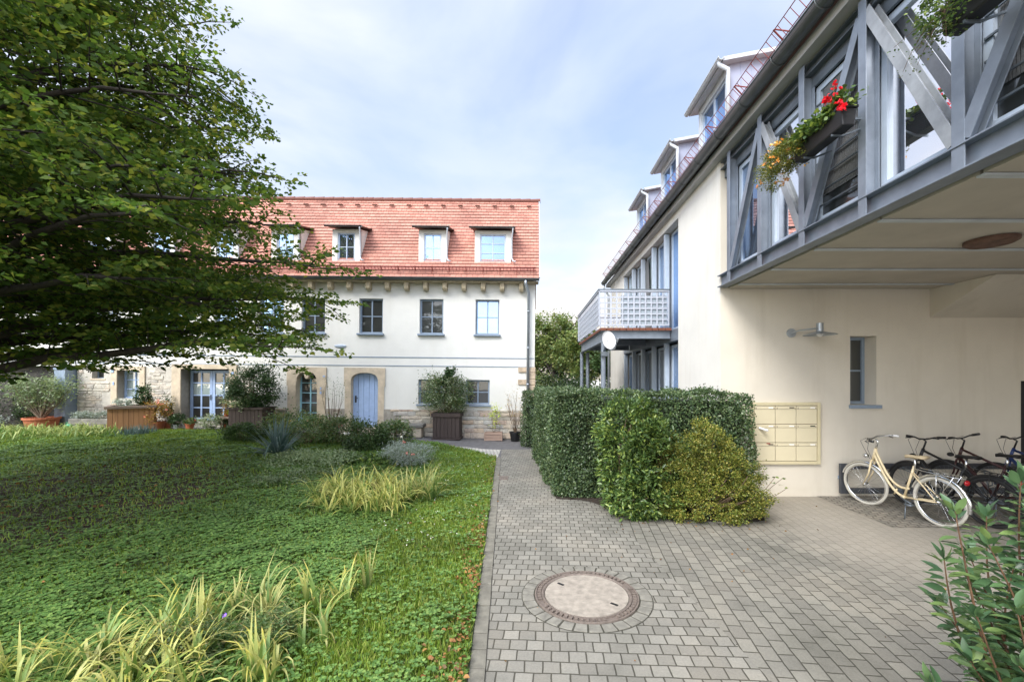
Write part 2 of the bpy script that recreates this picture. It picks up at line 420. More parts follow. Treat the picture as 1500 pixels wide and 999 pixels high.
M['deck'] = wood('deck_boards', (.16,.055,.03), (3, 10, 10))
M['panel'] = plain('pale_privacy_panel', (.30,.35,.40), .5, 0, .08, 2, 0)
M['lattice'] = plain('pale_lattice_metal', (.44,.47,.54), .45, .2, .05)
M['white'] = plain('white_enamel', (.8,.8,.8), .4, 0, .03)
M['cream_box'] = plain('cream_letterbox', (.60,.54,.38), .45, 0, .04, 3, .03)
M['cream_edge'] = plain('cream_letterbox_edge', (.55,.49,.32), .45, 0, .05)
M['rack_grey'] = plain('dark_grey_rack_paint', (.06,.065,.075), .5, .2, .15)
M['black'] = plain('black_plastic', (.010,.010,.011), .45, 0, .2)
M['rubber'] = plain('rubber', (.022,.022,.022), .8, 0, .2)
M['chrome'] = plain('chrome', (.7,.72,.74), .18, 1.0, .05, 8, 0)
M['cream_paint'] = plain('cream_bike_paint', (.72,.60,.38), .3, 0, .04, 3, 0)
M['cream_rubber'] = plain('cream_tyre', (.50,.48,.42), .8, 0, .1)
M['saddle_tan'] = plain('cream_saddle', (.58,.47,.30), .6, 0, .1)
M['red_lens'] = plain('red_lens', (.35,.01,.015), .2, 0, .05)
M['red_paint'] = plain('dark_red_paint', (.04,.010,.010), .35, 0, .05)
M['blue_paint'] = plain('blue_paint', (.012,.035,.14), .35, 0, .05)
M['terracotta'] = plain('terracotta', (.42,.13,.06), .85, 0, .15, 6, .2)
M['wood_warm'] = wood('warm_plank', (.33,.17,.08))
M['wood_cap'] = wood('grey_cap_board', (.20,.15,.12), (2, 10, 10))
M['wood_dark'] = wood('dark_stained_plank', (.055,.038,.032))
M['wood_pale'] = wood('pale_crate_wood', (.36,.25,.19), (2, 10, 14))
M['stone_grey'] = plain('bench_stone', (.20,.19,.165), .95, 0, .3, 8, .6, .01)
M['iron'] = plain('cast_iron', (.19,.155,.13), .7, .3, .25, 30, .4, .004)
M['concrete'] = plain('lid_concrete', (.30,.265,.22), .9, 0, .28, 14, .5, .003)
M['soil'] = plain('soil', (.045,.032,.022), 1, 0, .4, 20, .8, .03)
M['asphalt'] = plain('old_asphalt', (.13,.125,.125), .95, 0, .25, 6, .5, .01)
M['bark'] = plain('grey_bark', (.055,.045,.038), .95, 0, .35, 12, .8, .02)
M['twig'] = plain('twig', (.12,.08,.05), .9, 0, .25, 30, .3)
M['stem_red'] = plain('reddish_stem', (.14,.075,.04), .7, 0, .2, 30, .2)
M['reed'] = plain('grey_bare_stem', (.17,.14,.10), .9, 0, .25, 20, .3)
g1, g2, g3 = (.045,.10,.02), (.07,.14,.025), (.02,.055,.014)
M['leaf_tree'] = leafmat('hornbeam_leaves', [(.036,.07,.016), (.052,.098,.02), (.072,.125,.024), (.10,.15,.028), (.20,.21,.04)], .5, .6, .2)
M['leaf_bg'] = leafmat('distant_leaves', [(.06,.10,.035), (.10,.15,.04), (.15,.19,.06), (.20,.20,.07)], .35)
M['leaf_bg2'] = leafmat('distant_leaves_dark', [(.02,.045,.015), (.04,.07,.02), (.05,.09,.025)], .25)
M['leaf_hedge'] = leafmat('privet_leaves', [(.028,.052,.024), (.045,.078,.032), (.065,.10,.042), (.11,.145,.06)], .22, .4, .5)
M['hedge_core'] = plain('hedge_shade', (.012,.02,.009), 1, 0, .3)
M['leaf_gloss'] = leafmat('glossy_shrub_leaves', [(.035,.07,.02), (.055,.10,.028), (.085,.14,.035), (.20,.25,.055)], .28, .35, .5)
M['leaf_box'] = leafmat('golden_box_leaves', [(.05,.08,.015), (.10,.13,.023), (.16,.17,.03), (.27,.23,.055)], .25)
M['leaf_laurel'] = leafmat('laurel_leaves', [(.035,.075,.035), (.05,.10,.045), (.075,.135,.055), (.13,.19,.06)], .22, .3, .6)
M['leaf_olive'] = leafmat('oleander_leaves', [(.10,.15,.07), (.16,.21,.11), (.22,.26,.15)], .3)
M['leaf_dark'] = leafmat('dark_pot_leaves', [(.02,.045,.018), (.035,.07,.025), (.06,.10,.035)], .25)
M['leaf_white'] = leafmat('pale_blossom_leaves', [(.06,.11,.04), (.14,.20,.09), (.3,.35,.22), (.5,.52,.42)], .3)
M['leaf_rose'] = leafmat('rose_leaves', [(.04,.085,.03), (.065,.12,.04), (.11,.16,.055), (.17,.15,.07)], .25)
M['leaf_silver'] = leafmat('lavender_leaves', [(.16,.2,.15), (.24,.28,.24), (.3,.34,.33)], .2)
M['leaf_clover'] = leafmat('clover_leaves', [(.055,.115,.028), (.075,.15,.036), (.105,.185,.045), (.16,.24,.06)], .25, .5, .35)
M['leaf_grass'] = leafmat('grass_blades', [(.075,.135,.018), (.12,.19,.025), (.17,.24,.035), (.27,.29,.08)], .35, .5, .3)
M['leaf_dry'] = leafmat('fallen_dry_leaves', [(.11,.05,.02), (.20,.09,.03), (.27,.15,.05), (.12,.08,.045)], .15, .8)
M['leaf_yellow'] = leafmat('yellow_green_leaves', [(.25,.34,.04), (.45,.5,.06)], .3)
M['leaf_orange'] = leafmat('orange_autumn_leaves', [(.3,.12,.03), (.2,.16,.03), (.35,.22,.06)], .3)
M['petal_red'] = leafmat('red_petals', [(.5,.01,.02), (.7,.02,.04)], .25)
M['petal_pink'] = leafmat('salmon_petals', [(.6,.18,.14), (.7,.3,.25)], .25)
M['petal_white'] = leafmat('white_petals', [(.75,.72,.68), (.85,.82,.8)], .25)
M['petal_yellow'] = leafmat('yellow_orange_petals', [(.7,.45,.08), (.75,.25,.06), (.8,.6,.2)], .25)
M['petal_violet'] = leafmat('violet_petals', [(.22,.1,.6), (.3,.16,.7)], .25)
M['iris'] = blademat('iris_blades', (.15,.25,.06), (.46,.42,.13), (.45,.45,.16), (.50,.33,.18))
M['iris_gold'] = blademat('gold_iris_blades', (.20,.31,.07), (.58,.50,.10), (.50,.50,.15), (.55,.38,.2))
M['hosta'] = blademat('pale_strap_leaves', (.14,.24,.05), (.40,.45,.14), (.36,.42,.12), (.38,.36,.16))
M['yucca'] = blademat('yucca_blades', (.08,.14,.12), (.15,.22,.19), (.12,.18,.17), (.2,.2,.14))
M['green_plastic'] = plain('green_plastic', (.01,.28,.14), .4, 0, .05)
M['grey_pot'] = plain('grey_glazed_pot', (.35,.38,.4), .4, 0, .1)
M['blue_pot'] = plain('blue_saucer', (.15,.4,.7), .4, 0, .08)
M['paver_a'] = paver('square_pavers', (.195,.185,.16), (.27,.258,.225), (.065,.06,.045), .125, .122, R(3))
M['paver_b'] = paver('oblong_pavers', (.19,.18,.155), (.26,.247,.21), (.065,.06,.045), .17, .12, R(90+6.5), dust=(.36,.325,.27))
M['joint'] = plain('joint_grit', (.055,.052,.038), 1, 0, .3, 30, .4)
M['kerbstone'] = plain('kerb_stone', (.17,.16,.13), .95, 0, .3, 9, .7, .006)
M['ringstone'] = plain('ring_paver', (.195,.185,.155), .9, 0, .3, 12, .6, .005)
M['cobble'] = paver('white_cobbles', (.52,.50,.46), (.62,.6,.56), (.2,.19,.17), .11, .10, R(20), .012)
M['cobble_dark'] = paver('dark_cobbles', (.20,.19,.165), (.31,.28,.24), (.12,.11,.09), .11, .10, R(23), .01)

# ------------------------------------------------------------------ terrain
def sstep(a, b, x):
    t = np.clip((np.asarray(x, float)-a)/(b-a), 0, 1); return t*t*(3-2*t)
def gz(x, y):
    return .046*np.clip(-np.asarray(x, float)-.9, 0, 8.6)*sstep(4, 13.5, y)
def xk(y): return -.41-.0523*(np.asarray(y, float)-2.84)        # outer edge of the kerb
def ytop(x):                                                    # where the lawn meets the paving before the house
    xs = [-40, -9, -5.5, -4.2, -2.8, -1.6, -.72, 0]; ys = [13.35, 13.35, 13.3, 13.15, 12.75, 11.75, 10.8, 10.5]
    return np.interp(x, xs, ys)

def sheet(name, poly_fn, nu, nv, mat, lift=0.0, bumpy=0.0):
    U, W = np.meshgrid(np.linspace(0, 1, nu), np.linspace(0, 1, nv))
    X, Y = poly_fn(U, W)
    Z = gz(X, Y)+lift
    if bumpy: Z = Z+bumpy*(np.sin(X*5.1+Y*2.3)*np.sin(Y*4.3-X*1.7)+.6*np.sin(X*11+1.3)*np.sin(Y*13))
    V = np.stack([X, Y, Z], -1).reshape(-1, 3)
    i = np.arange(nu*nv).reshape(nv, nu)
    F = np.stack([i[:-1, :-1], i[:-1, 1:], i[1:, 1:], i[1:, :-1]], -1).reshape(-1, 4)
    return tag(np_mesh(name, V, F, mat, smooth=True), kind='structure')

def lawn_material():
    m, nt, b = nmat('lawn_turf'); co = coord(nt)
    n1 = noise(nt, 1.2, 6, .6, co); n2 = noise(nt, 28, 5, .7, co)
    base = ramp(nt, [(.3, (.035,.05,.018)), (.55, (.07,.10,.03)), (.8, (.13,.13,.06))], n2.outputs[0])
    # bare leaf mould below the big tree
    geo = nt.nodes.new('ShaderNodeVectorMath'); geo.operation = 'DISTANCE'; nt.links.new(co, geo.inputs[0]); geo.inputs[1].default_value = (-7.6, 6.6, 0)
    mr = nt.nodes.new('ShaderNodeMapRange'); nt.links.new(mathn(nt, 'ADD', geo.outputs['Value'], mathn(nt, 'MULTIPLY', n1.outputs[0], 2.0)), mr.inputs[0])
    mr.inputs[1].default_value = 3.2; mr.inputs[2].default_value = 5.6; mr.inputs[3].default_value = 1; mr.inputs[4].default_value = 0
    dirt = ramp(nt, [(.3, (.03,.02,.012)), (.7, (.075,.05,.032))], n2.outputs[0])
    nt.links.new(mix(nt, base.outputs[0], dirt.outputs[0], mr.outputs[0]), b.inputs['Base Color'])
    b.inputs['Roughness'].default_value = 1; bump(nt, b, n2.outputs[0], .8, .03)
    return m
M['lawn'] = lawn_material()

sheet('ground', lambda u, w: (-120+240*u, -60+220*w), 61, 61, M['asphalt'], -.03)
def near_ground(u, w):
    return -30+42*u, 9.5+11*w
sheet('asphalt_yard', near_ground, 85, 30, M['asphalt'], -.006)
def lawn_fn(u, w):
    X = -.5-u*30; 
    for _ in range(3):
        Y = -3+w*(ytop(X)+3); X = xk(Y)-.0-u*30*(.25+.75*u)
    return X, Y
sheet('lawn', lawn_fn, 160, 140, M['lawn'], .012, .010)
def pave_a(u, w):
    Y = -3+w*15.2
    x0 = xk(Y)+.12; x1 = 1.86-.113*(Y-.6); x1 = np.where(Y > 6.6, np.maximum(x1, 1.2), x1)
    return x0+(x1-x0)*u, Y
sheet('path', pave_a, 12, 60, M['paver_a'], .0)
def pave_b(u, w):
    Y = -3+w*10.33
    x0 = 1.86-.113*(Y-.6)
    return x0+(13-x0)*u, Y
sheet('courtyard_paving', pave_b, 30, 30, M['paver_b'], .0)
def cob(u, w):
    X = -3.4+u*2.6
    y0 = ytop(X); y1 = np.maximum(y0+.05, 12.15+.0*X+np.clip(-X-1.2, 0, 3)*.33)
    return X, y0+(y1-y0)*w
sheet('cobbled_path', cob, 20, 6, M['cobble'], .004)
def bikecob(u, w):
    return 4.9+8*u, 5.75+.25*np.cos(u*9)*.2+w*(1.55)
sheet('cobbled_bike_strip', bikecob, 20, 6, M['cobble_dark'], .006)
def soilbed(u, w):
    X = .45+u*3.15
    y0 = 6.95-np.interp(X, [.4, .95, 1.25, 1.7, 2.6, 3.3, 3.6], [-.22, -.12, .35, .72, .93, .93, .35]); y1 = 0*X+8.2
    y1 = np.where(X > 3.2, 7.3, y1)
    return X, y0+(y1-y0)*w
sheet('soil', soilbed, 24, 8, M['soil'], .012, .004)

# kerb: one row of stones along the lawn
kb = MB(); y = -1.0
while y < 10.8:
    L = .20+random.uniform(-.01, .01); yc = y+L/2
    a = Vector((float(xk(y))+.06, y+.004, 0)); b_ = Vector((float(xk(y+L))+.06, y+L-.004, 0))
    h = .012+random.uniform(-.004, .004)
    d = (b_-a)/2; sd = Vector((.056, 0, 0))
    kb.obox(((a+b_)/2)+Vector((random.uniform(-.003,.003), 0, h-.04+float(gz(-1, yc))*0)), d, sd, (0, 0, .04)); y += L
tag(kb.build('kerb', M['kerbstone'], bevel=.006), kind='structure')

# manhole
mh = root('manhole_cover', (.53, 3.98, 0), 'round manhole cover with concrete lid in a toothed iron frame set in the pavers', 'manhole cover')
c = (.53, 3.98, 0)
b_ = MB(); b_.lathe(c, [(.385, -.01), (.385, .0), (.38, .014), (.0001, .014)], 64, False); b_.build('lid', M['concrete'], mh)
b_ = MB(); b_.lathe(c, [(.388, -.01), (.388, .012), (.40, .018), (.412, .018), (.415, .004), (.460, .004), (.463, .016), (.475, .016), (.48, -.01)], 72, False)
for k in range(60):
    a = 2*PI*k/60
    if (k % 15) in (3, 4): continue
    b_.obox((c[0]+.437*math.cos(a), c[1]+.437*math.sin(a), .012), (.016*math.cos(a), .016*math.sin(a), 0), (-.011*math.sin(a), .011*math.cos(a), 0), (0, 0, .009))
b_.build('frame', M['iron'], mh)
for a in (R(140), R(-40)):
    b_ = MB(); p = (c[0]+.29*math.cos(a), c[1]+.29*math.sin(a), .0155)
    b_.obox(p, (.035*math.cos(R(-40)), .035*math.sin(R(-40)), 0), (.012*math.sin(R(40)), .012*math.cos(R(40)), 0), (0, 0, .0022)); b_.build('lifting_slot', M['black'], mh)
b_ = MB(); n = 30
for k in range(n):
    a0 = 2*PI*k/n+.013; a1 = 2*PI*(k+1)/n-.013; r0, r1 = .488, .592
    z = .008+random.uniform(-.002, .003)
    pts = [(c[0]+r*math.cos(a), c[1]+r*math.sin(a), -.03) for r, a in ((r0, a0), (r1, a0), (r1, (a0+a1)/2), (r1, a1), (r0, a1))]
    b_.prism(pts, (0, 0, .03+z))
b_.build('paver_ring', M['ringstone'], mh, bevel=.004)
b_ = MB(); b_.lathe(c, [(.478, .0025), (.60, .0025)], 64, False); b_.build('joint_bed', M['joint'], mh)
b_ = MB(); b_.box(-.62, -.42, 8.55, 8.85, .0, .008)
for k in range(6): b_.box(-.6+k*.028, -.588+k*.028, 8.57, 8.83, .0085, .0125)
tag(b_.build('drain_grate', M['iron']), 'small rectangular iron drain grate beside the kerb of the brick path', 'drain')

# ------------------------------------------------------------------ walls with holes
def wall_holes(mb, a0, a1, z0, z1, holes, p0, p1, axis='y'):
    """slab between p0 (front) and p1 (back); a = x for axis y, a = y for axis x. holes: (a0,a1,z0,z1)"""
    As = sorted(set([a0, a1]+[h[0] for h in holes]+[h[1] for h in holes])); Zs = sorted(set([z0, z1]+[h[2] for h in holes]+[h[3] for h in holes]))
    As = [a for a in As if a0 <= a <= a1]; Zs = [z for z in Zs if z0 <= z <= z1]
    P = (lambda a, p, z: (a, p, z)) if axis == 'y' else (lambda a, p, z: (p, a, z))
    def solid(a, z): return a0 < a < a1 and z0 < z < z1 and not any(h[0] < a < h[1] and h[2] < z < h[3] for h in holes)
    for i in range(len(As)-1):
        for j in range(len(Zs)-1):
            am, zm = (As[i]+As[i+1])/2, (Zs[j]+Zs[j+1])/2
            if not solid(am, zm): continue
            A, B, C, D = As[i], As[i+1], Zs[j], Zs[j+1]
            mb.quad(P(A, p0, C), P(B, p0, C), P(B, p0, D), P(A, p0, D)); mb.quad(P(A, p1, D), P(B, p1, D), P(B, p1, C), P(A, p1, C))
            if not solid(A-1e-4, zm): mb.quad(P(A, p0, C), P(A, p0, D), P(A, p1, D), P(A, p1, C))
            if not solid(B+1e-4, zm): mb.quad(P(B, p0, D), P(B, p0, C), P(B, p1, C), P(B, p1, D))
            if not solid(am, C-1e-4): mb.quad(P(A, p0, C), P(A, p1, C), P(B, p1, C), P(B, p0, C))
            if not solid(am, D+1e-4): mb.quad(P(A, p0, D), P(B, p0, D), P(B, p1, D), P(A, p1, D))

def window(parent, a0, a1, z0, z1, p, cols, rows, fm, gm, axis='y', fw=.055, mw=.028, sill=True, s=1, sillmat=None, name='window', sub=True):
    """frame with muntins; p = outer plane of the frame; s = +1 when 'inwards' is +axis"""
    mb = MB()
    def bx(A, B, C, D, q0, q1):
        q0, q1 = sorted((p+s*q0, p+s*q1))
        if axis == 'y': mb.box(A, B, q0, q1, C, D)
        else: mb.box(q0, q1, A, B, C, D)
    bx(a0, a0+fw, z0, z1, 0, .07); bx(a1-fw, a1, z0, z1, 0, .07)
    bx(a0+fw, a1-fw, z0, z0+fw, .001, .069); bx(a0+fw, a1-fw, z1-fw, z1, .001, .069)
    for i in range(1, cols):
        a = a0+(a1-a0)*i/cols; w = mw*(1.4 if cols == 2 else 1); bx(a-w/2, a+w/2, z0+fw, z1-fw, .006, .05)
    for j in range(1, rows):
        z = z0+(z1-z0)*j/rows; bx(a0+fw, a1-fw, z-mw/2, z+mw/2, .009, .047)
    f = mb.build(name, fm, parent)
    mb = MB(); bx(a0+fw, a1-fw, z0+fw, z1-fw, .03, .04); g = mb.build('pane', gm)
    if not sub: f_par = parent
    g.parent = f if sub else parent
    if not sub: g.matrix_parent_inverse = f.matrix_parent_inverse
    if sill:
        mb = MB(); bx(a0-.05, a1+.05, z0-.06, z0-.003, -.2, .06); q = mb.build('sill', sillmat or fm, bevel=.006); q.parent = f
    return f

# ------------------------------------------------------------------ OLD HOUSE (far side of the garden)
Y0 = 14.3
OH = root('old_house', (0, Y0, 0), 'long white farmhouse with red tiled roof, dormers and rubble stone base across the garden', 'house')
XL, XR = -22.0, .16
wins = []   # x0,x1,z0,z1,glass
upper = [(-1.82,-1.03,'glass_sky'), (-3.68,-2.89,'glass_dark'), (-5.69,-4.90,'glass_dark'), (-7.60,-6.82,'glass_dark'), (-9.0,-8.2,'glass_sky'), (-10.5,-9.75,'glass_mid'), (-12.4,-11.6,'glass_mid'), (-14.4,-13.6,'glass_dark'), (-16.4,-15.6,'glass_mid')]
holes = [(a, b, 3.46, 4.62) for a, b, _ in upper]
lower = [(-3.70, -2.92, 1.13, 1.95), (-2.12, -1.33, 1.13, 1.95)]
doorh = (-6.13, -4.83, .30, 2.32); archh = (-8.03, -6.78, .42, 2.32)
frenchh = (-11.55, -9.95, .45, 2.22); leftw = (-13.66, -12.92, 1.22, 2.15); vent = (-14.52, -14.12, 1.88, 2.2)
hs = holes+lower+[doorh, archh, frenchh, leftw, vent]
mb = MB(); wall_holes(mb, XL, XR, 2.28, 5.22, hs, Y0, Y0+.45); 
wall_holes(mb, -9.2, XR, .95, 2.28, hs, Y0, Y0+.45)
mb.quad((XR, Y0, .95), (XR, Y0+6, .95), (XR, Y0+6, 5.2), (XR, Y0, 5.2)); mb.prism([(XR-.02, Y0+.1, 5.2), (XR-.02, Y0+6, 5.2), (XR-.02, Y0+5.9, 8.4), (XR-.02, Y0+1.9, 8.4)], (.02, 0, 0))
mb.build('wall', M['plaster_white'], OH)
mb = MB(); wall_holes(mb, -9.2, XR+.03, -.1, .95, hs, Y0-.035, Y0+.3)
def stones(mb, x0, x1, z0, z1, holes, yf, hmin, hmax, wmin, wmax, prot=.035, gap=.012):
    z = z0
    while z < z1-.02:
        h = random.uniform(hmin, hmax); h = min(h, z1-z)
        if z1-z-h < hmin*.6: h = z1-z
        x = x0-random.uniform(0, wmin)
        while x < x1:
            w = random.uniform(wmin, wmax); a, b = max(x, x0), min(x+w, x1); x += w
            if b-a < .05: continue
            if any(a < q[1]+.01 and b > q[0]-.01 and z < q[3] and z+h > q[2] for q in holes):
                continue
            p = random.uniform(.2, 1)*prot; zz0, zz1 = z+gap/2, z+h-gap/2
            j = lambda k: random.uniform(-k, k); g = gap/2; t = random.uniform(.012, .03)
            A = [(a+g+j(.012), zz0+j(.012)), (b-g+j(.012), zz0+j(.012)), (b-g+j(.02), zz1+j(.012)), ((a+b)/2+j(.05), zz1+j(.014)), (a+g+j(.02), zz1+j(.012))]
            cx, cz = sum(q[0] for q in A)/5, sum(q[1] for q in A)/5
            B = [(q[0]+(cx-q[0])*min(.4, t/max(.03, abs(cx-q[0]))), q[1]+(cz-q[1])*min(.4, t/max(.03, abs(cz-q[1])))) for q in A]
            vs = [(q[0], yf+.01, q[1]) for q in A]+[(q[0], yf-p*.5, q[1]) for q in A]+[(q[0], yf-p, q[1]) for q in B]
            fs = [tuple(range(10, 15))]+[(i, (i+1) % 5, 5+(i+1) % 5, 5+i) for i in range(5)]+[(5+i, 5+(i+1) % 5, 10+(i+1) % 5, 10+i) for i in range(5)]
            mb.add(vs, fs)
        z += h
mb.quad((XR+.03, Y0-.035, -.1), (XR+.03, Y0+6, -.1), (XR+.03, Y0+6, .95), (XR+.03, Y0-.035, .95)); pl = mb.build('plinth', M['mortar'], OH)
mb = MB(); stones(mb, -9.2, XR+.02, 0, .95, [h for h in hs], Y0-.035, .10, .20, .2, .62); q = mb.build('stonework', M['stones']); q.parent = pl
mb = MB(); wall_holes(mb, -15.0, -9.2, -.1, 2.28, hs, Y0-.035, Y0+.4); rw = mb.build('rubble_wall', M['mortar_pale'], OH)
mb = MB(); stones(mb, -15.0, -9.2, 0.2, 2.28, [(-13.86, -12.74, 0, 2.4), (-11.85, -9.7, 0, 2.4), (-14.6, -14.05, 1.8, 2.25)], Y0-.035, .07, .15, .12, .42, .03); q = mb.build('stonework', M['stones_pale']); q.parent = rw
mb = MB(); mb.box(XL, XR, Y0+.5, Y0+.55, 0, 5.1); mb.build('interior', M['interior'], OH)
# corner quoins
mb = MB(); z = .98
for i in range(7):
    h = .19+.03*(i % 2); w = .55 if i % 2 == 0 else .26
    w *= random.uniform(.85, 1.12)
    if i < 3: w *= .7
    mb.box(XR-w, XR+.035, Y0-.045, Y0+.5, z, z+h-.012); z += h
mb.build('corner_stones', M['quoin'], OH, bevel=.018)
# string course lines
mb = MB(); mb.box(XL, XR-.02, Y0-.012, Y0-.002, 2.66, 2.69); mb.box(XL, XR-.02, Y0-.012, Y0-.002, 2.38, 2.405)
mb.build('string_course', M['frame_grey'], OH)
for a, b, gm in upper: window(OH, a, b, 3.46, 4.62, Y0+.10, 2, 2, M['frame_grey'], M[gm])
for a, b, c_, d in lower: window(OH, a, b, c_, d, Y0+.10, 2, 2, M['frame_grey'], M['glass_dark'])
# downstairs at the left
window(OH, *leftw, Y0+.2, 2, 3, M['frame_blue'], M['glass_curtain'], sill=False)
w = window(OH, *vent, Y0+.15, 1, 1, M['frame_grey'], M['glass_dark'], sill=True, fw=.03, sillmat=M['sandstone'])
def stone_surround(h, jw, tw, name='stone_surround', arch=None, x0=None, x1=None):
    """sandstone frame with an arched or straight head; returns opening"""
    a0, a1, z0, z1 = h; mb = MB(); yf, yb = Y0-.035, Y0+.32
    mb.box(a0, a0+jw, yf, yb, z0, z1-tw-.45*(arch is not None)); mb.box(a1-jw, a1, yf, yb, z0, z1-tw-.45*(arch is not None))
    if arch is None: mb.box(a0-.02, a1+.02, yf-.003, yb, z1-tw, z1)
    else:
        zb = z1-tw-.45; n = 24; ps = []
        for i in range(n+1):
            t = i/n; x = a0+jw+(a1-a0-2*jw)*t; ps.append((x, zb+arch(t)))
        for i in range(n):
            (xa, za), (xb, zb2) = ps[i], ps[i+1]
            mb.quad((xa, yf, za), (xb, yf, zb2), (xb, yf, z1), (xa, yf, z1)); mb.quad((xa, yf, za), (xa, yb, za), (xb, yb, zb2), (xb, yf, zb2))
        mb.box(a0-.03, a0+jw, yf-.003, yb, zb+.002, z1); mb.box(a1-jw, a1+.03, yf-.003, yb, zb+.002, z1)
        mb.quad((a0, yf, z1), (a1, yf, z1), (a1, yb, z1), (a0, yb, z1))
    return mb.build(name, M['sandstone'], OH)
stone_surround(leftw[:2]+(.45, 2.28), .0001, .0001) if False else None
mb = MB()
for x0_, x1_, z0_, z1_ in ((-13.86,-13.66,.3,2.30), (-12.92,-12.74,.3,2.30), (-13.66,-12.92,2.15,2.30), (-11.85,-11.55,.3,2.38), (-9.95,-9.7,.3,2.38), (-11.55,-9.95,2.22,2.38)):
    mb.box(x0_, x1_, Y0-.075, Y0+.3, z0_, z1_)
mb.build('stone_surround', M['sandstone'], OH, bevel=.008)
# arched plank door
A = lambda t: .22+.23*math.sqrt(max(0, 1-abs(2*t-1)**2.4))
stone_surround(doorh, .20, .17, arch=A)
dx0, dx1, dz0 = -5.93, -5.03, .34; n = 5
mb = MB()
for i in range(n):
    xa = dx0+(dx1-dx0)*i/n+.004; xb = dx0+(dx1-dx0)*(i+1)/n-.004
    pts = [(xa, Y0+.16, dz0), (xb, Y0+.16, dz0)]+[(xb+(xa-xb)*k/4, Y0+.16, 2.32-.17-.45-.01+A(((xb+(xa-xb)*k/4)-dx0)/(dx1-dx0))) for k in range(5)]
    mb.prism(pts, (0, .04, 0))
d = mb.build('door', M['frame_blue'], OH, bevel=.004)
mb = MB(); mb.box(dx0, dx1, Y0+.21, Y0+.23, dz0, 2.1); q = mb.build('door_backing', M['frame_grey']); q.parent = d
mb = MB(); mb.box(dx0+.07, dx0+.12, Y0+.145, Y0+.16, 1.15, 1.38); mb.tube([(dx0+.095, Y0+.15, 1.30), (dx0+.095, Y0+.10, 1.30), (dx0+.19, Y0+.10, 1.30)], .011, 8); q = mb.build('handle', M['black']); q.parent = d
mb = MB(); mb.box(doorh[0], doorh[1], Y0-.35, Y0+.2, .12, .335); mb.build('doorstep', M['sandstone'], OH, bevel=.01)
# arched window with a cusp
def A2(t):
    u = abs(2*t-1)
    if u < .24: return .40-.17*(1-(u/.24)**2)**.5
    return .45*math.sqrt(max(0, 1-((u-.24)/.76)**2.2))**.75
stone_surround(archh, .27, .17, arch=A2)
window(OH, -7.78, -7.03, .45, 2.13, Y0+.24, 2, 5, M['frame_teal'], M['glass_dark'], sill=False, fw=.075, name='window')
mb = MB(); mb.box(-7.76, -7.05, Y0+.0, Y0+.235, .44, .62); mb.build('window_base', M['frame_teal'], OH)
# french doors
for k in (0, 1):
    a0 = -11.50+k*.755; f = window(OH, a0, a0+.745, .50, 2.18, Y0+.28, 2, 4, M['frame_blue'], M['glass_dark'], sill=False, fw=.085, mw=.035, name='french_door')
    mb = MB(); mb.box(a0+.09, a0+.655, Y0+.297, Y0+.304, 1.36, 1.72); q = mb.build('net_curtain', M['glass_curtain']); q.parent = f
    if k == 0:
        mb = MB(); mb.box(a0+.69, a0+.72, Y0+.265, Y0+.28, 1.18, 1.36); mb.tube([(a0+.705, Y0+.27, 1.3), (a0+.705, Y0+.22, 1.3), (a0+.62, Y0+.22, 1.3)], .01, 8); q = mb.build('handle', M['black']); q.parent = f
# small house-number plates
for x, z, w_, h_ in ((-7.0+.2, 2.02, .07, .05), (-6.9, 1.62, .04, .09), (-6.9, 1.48, .06, .09), (-13.8+.04, 1.72, .05, .1), (-13.8+.0, 2.12, .09, .07), (-9.83, 2.1, .09, .07)):
    mb = MB(); mb.box(x-w_/2, x+w_/2, Y0-.095, Y0-.08, z-h_/2, z+h_/2); mb.build('number_plate', M['frame_blue'], OH)
# corbels
for i in range(32):
    x = -.30-i*.628
    mb = MB(); pts = [(x-.07, Y0-.26, 5.13), (x-.07, Y0-.005, 5.13), (x-.07, Y0-.005, 4.92), (x-.07, Y0-.10, 4.86), (x-.07, Y0-.2, 4.87), (x-.07, Y0-.25, 4.93), (x-.07, Y0-.26, 5.0)]
    mb.prism(pts, (.14, 0, 0)); mb.build('corbel', M['corbel'], OH, bevel=.01)
# eaves board, gutter
mb = MB(); mb.box(XL, XR+.1, Y0-.32, Y0, 5.13, 5.17); mb.build('eaves_board', M['corbel'], OH)
def half_gutter(mb, a, b, r, seg=10, t=.008):
    a, b = Vector(a), Vector(b); d = (b-a).normalized(); sd = d.cross(Vector((0,0,1))).normalized()
    ring = []
    for k in range(seg+1):
        an = PI+PI*k/seg; ring.append((math.cos(an), math.sin(an)))
    prof = [(r*c_, r*s_) for c_, s_ in ring]+[((r-t)*c_, (r-t)*s_) for c_, s_ in reversed(ring)]
    mb.prism([a+sd*p+Vector((0,0,q)) for p, q in prof], b-a)
    mb.tube([a+sd*r, b+sd*r], .012, 6); mb.tube([a-sd*r, b-sd*r], .012, 6)
mb = MB(); half_gutter(mb, (XL, Y0-.40, 5.24), (XR+.12, Y0-.40, 5.24), .075); mb.build('gutter', M['gutter'], OH)
